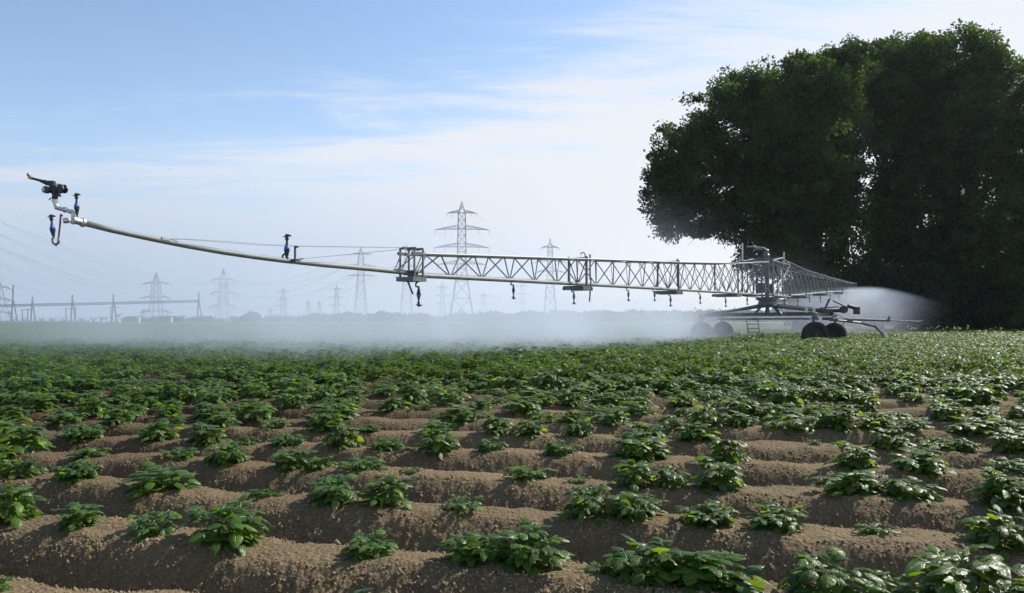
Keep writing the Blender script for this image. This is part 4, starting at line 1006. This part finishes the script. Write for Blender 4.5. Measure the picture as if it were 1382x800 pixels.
# ------------------------------------------------------------------ foliage
def tree_leaf_mat(name, dark, light): return leaf_mat(name, dark, light, veins=False, gloss=.6, trans=.38)
M_TREE = tree_leaf_mat("tree_leaf", (.004, .012, .003), (.050, .110, .019))
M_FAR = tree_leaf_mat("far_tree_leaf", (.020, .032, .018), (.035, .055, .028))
M_BARK = mat("bark", (.055, .045, .035), .9, noise=(3, .35), bump=.03)
def leaf_cards(cen, rad, per, size, r, drop=.3):
    n = len(cen) * per; c = np.repeat(cen, per, 0); rr = np.repeat(rad, per)
    d = r.normal(0, 1, (n, 3)); d /= np.linalg.norm(d, axis=1)[:, None]; d[:, 2] *= .75
    P = c + d * (rr * (r.random(n) ** .5 + np.maximum(0, r.normal(-.25, .35, n))))[:, None]
    A = d + r.normal(0, .7, (n, 3)); A[:, 2] -= drop; A /= np.linalg.norm(A, axis=1)[:, None]
    B = np.cross(A, r.normal(0, 1, (n, 3))); B /= np.linalg.norm(B, axis=1)[:, None]
    L = size * r.uniform(.7, 1.3, n)[:, None]; Wd = L * r.uniform(.28, .45, n)[:, None]
    V = np.stack([P, P + A * L * .45 + B * Wd, P + A * L, P + A * L * .5 - B * Wd], 1).reshape(-1, 3)
    F = np.arange(n * 4).reshape(n, 4); tint = np.repeat(np.repeat(r.uniform(0, 1, len(cen)), per) * .8 + r.random(n) * .2, 4)
    return V, F, tint
def tree(px, D, lobes, label, seed, trunk_r=.45, size=.27, per=85, spacing=1.0, mt=None, group="big trees at the field edge", trunks=None, cat="tree", name="broadleaf_tree"):
    r = np.random.default_rng(seed); base = at(px, 433, D); base.z = .1
    root = empty(name, base, label, cat, group); k = D / FPX
    cen, rad = [], []
    for (cx, cy_, rx, ry) in lobes:
        c = at(cx, cy_, D); a, b = rx * k, ry * k; dd = min(a, b) * 1.15
        n = int(5.0 * math.pi * ((a * b + a * dd + b * dd) / 3) / (spacing ** 2) * .75)
        d = r.normal(0, 1, (n, 3)); d /= np.linalg.norm(d, axis=1)[:, None]
        rr = r.uniform(.50, .97, n) ** .7; rr = rr + .085 * r.normal(0, 1, n)
        pt = d * rr[:, None] * np.array([a, dd, b]) + np.array(c); pt[:, 2] = np.maximum(pt[:, 2], .6)
        cen.append(pt); rad.append(r.uniform(.38, 1.0, n) * spacing)
    cen = np.concatenate(cen); rad = np.concatenate(rad)
    V, F, tn = leaf_cards(cen, rad, per, size, r); V -= np.array(base)
    o = np_mesh("crown", V, F, mt or M_TREE, uv=np.zeros((len(V), 2)), rnd=tn); o.parent = root
    # trunk with limbs reaching into the lobes
    mb = MB(); top = max(lobes, key=lambda l: -l[1]); ct = at(top[0], top[1], D)
    stem = [Vector(base) + Vector((r.normal(0, .15), r.normal(0, .15), 0)) * q + (ct - base) * (q / 6) for q in range(7)]
    mb.path(stem, .3, 10, [trunk_r * (1 - .13 * q) for q in range(7)])
    mb.lathe(base, (0, 0, 1), [(-.2, trunk_r * 1.7), (.2, trunk_r * 1.3), (.9, trunk_r * 1.02)], 12)
    for i, (cx, cy_, rx, ry) in enumerate(lobes):
        c = at(cx, cy_, D)
        for q in range(7):
            t0 = r.uniform(.25, .9); s0 = Vector(base).lerp(ct, t0)
            e = c + Vector((r.normal(0, rx * k * .3), r.normal(0, rx * k * .3), r.normal(0, ry * k * .3))); m_ = s0.lerp(e, .5) + Vector((0, 0, .08 * (e - s0).length))
            mb.path([s0, s0.lerp(m_, .5), m_, m_.lerp(e, .5) + Vector((r.normal(0, .2), 0, r.normal(0, .2))), e], .1, 6, [.22 * trunk_r / .45, .17, .12, .07, .025])
            for w in range(4):
                e2 = e + Vector((r.normal(0, .7), r.normal(0, .7), r.normal(-.1, .6))); mb.path([m_.lerp(e, .6), e2], .03, 4, [.05, .012])
    mb.build("trunk", M_BARK, root)
    return root
T1 = [(1000, 175, 78, 72), (1080, 132, 74, 58), (930, 225, 58, 62), (1085, 225, 80, 82), (905, 262, 36, 48), (950, 290, 48, 34), (1030, 290, 70, 46), (1095, 320, 62, 56), (1010, 128, 44, 38), (1032, 345, 36, 30), (1120, 390, 60, 40), (908, 305, 22, 18), (1125, 170, 40, 60), (1130, 260, 34, 60), (1060, 180, 60, 60), (1050, 250, 60, 60), (1115, 98, 48, 32), (1145, 92, 34, 34)]
tree(1078, 70, T1, "big spreading tree whose crown overhangs the boom's centre", 1, .55, per=95, size=.26)
tree(1215, 77, [(1205, 105, 56, 54), (1152, 140, 38, 34), (1245, 100, 50, 50), (1215, 190, 44, 70), (1240, 280, 62, 80), (1225, 370, 66, 60), (1165, 100, 36, 40), (1195, 300, 30, 60), (1210, 150, 50, 70), (1270, 180, 50, 66)], "tall dark tree behind the gap beside the spreading crown", 2, .5)
tree(1318, 73, [(1300, 85, 50, 46), (1330, 115, 48, 52), (1300, 175, 60, 66), (1330, 260, 70, 80), (1320, 360, 76, 74)], "tallest dark tree with the highest rounded top", 3, .55)
tree(1420, 66, [(1395, 150, 40, 50), (1410, 210, 60, 80), (1400, 310, 70, 90), (1480, 230, 90, 120), (1420, 390, 90, 60)], "dark tree cut by the picture edge, lower than its neighbours", 4, .5)
M_SHR = tree_leaf_mat("shrub_leaf", (.010, .024, .009), (.024, .052, .016))
sh = [(1135, 398, 48, 40, "first dark shrub under the spreading tree's outer limbs"), (1190, 395, 44, 46, "second dark shrub at the trunks' foot, behind the jet"), (1245, 398, 46, 46, "third dark shrub at the foot of the tall tree"), (1300, 392, 50, 50, "dark shrub at the foot of the tallest tree"),
      (1360, 396, 52, 50, "dark shrub between the tallest tree and the last one"), (1430, 394, 56, 52, "dark shrub under the tree at the edge"), (1085, 402, 36, 32, "low dark shrub just behind the cart's turret")]
for i, (cx, cy_, rx, ry, lb) in enumerate(sh):
    tree(cx, 73 - (i % 3) * 2, [(cx, cy_, rx, ry), (cx - rx * .3, cy_ + 14, rx * .8, ry * .6), (cx + rx * .4, cy_ + 16, rx * .8, ry * .55)], lb, 20 + i, .12, .30, 60, 1.05, M_SHR, "shrubs beneath the big trees", cat="shrub", name="dense_shrub")
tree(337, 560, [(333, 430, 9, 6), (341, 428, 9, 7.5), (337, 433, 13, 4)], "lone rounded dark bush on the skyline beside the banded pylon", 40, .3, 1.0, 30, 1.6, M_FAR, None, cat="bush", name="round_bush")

# far tree line: low mass on the horizon
r = np.random.default_rng(9); cen, rad = [], []
for px in np.arange(165, 1120, 1.1):
    top = np.interp(px, [165, 200, 260, 330, 380, 420, 455, 480, 540, 575, 600, 625, 700, 800, 900, 1120], [432, 430, 430.5, 431, 429, 427, 424.5, 425, 424, 427, 428.5, 425, 423.5, 422, 422, 420]) + 1.3 * math.sin(px * .13) + .9 * math.sin(px * .41 + 1) + r.normal(0, .8)
    D = r.uniform(640, 700); c = at(px, top, D)
    for z in np.arange(.8, max(1.2, c.z), 2.2): cen.append((c.x + r.normal(0, 1.2), D + r.normal(0, 8), z)); rad.append(2.4)
    cen.append((c.x, D, c.z - 1.0)); rad.append(2.0)
V, F, tn = leaf_cards(np.array(cen), np.array(rad), 16, 1.8, r)
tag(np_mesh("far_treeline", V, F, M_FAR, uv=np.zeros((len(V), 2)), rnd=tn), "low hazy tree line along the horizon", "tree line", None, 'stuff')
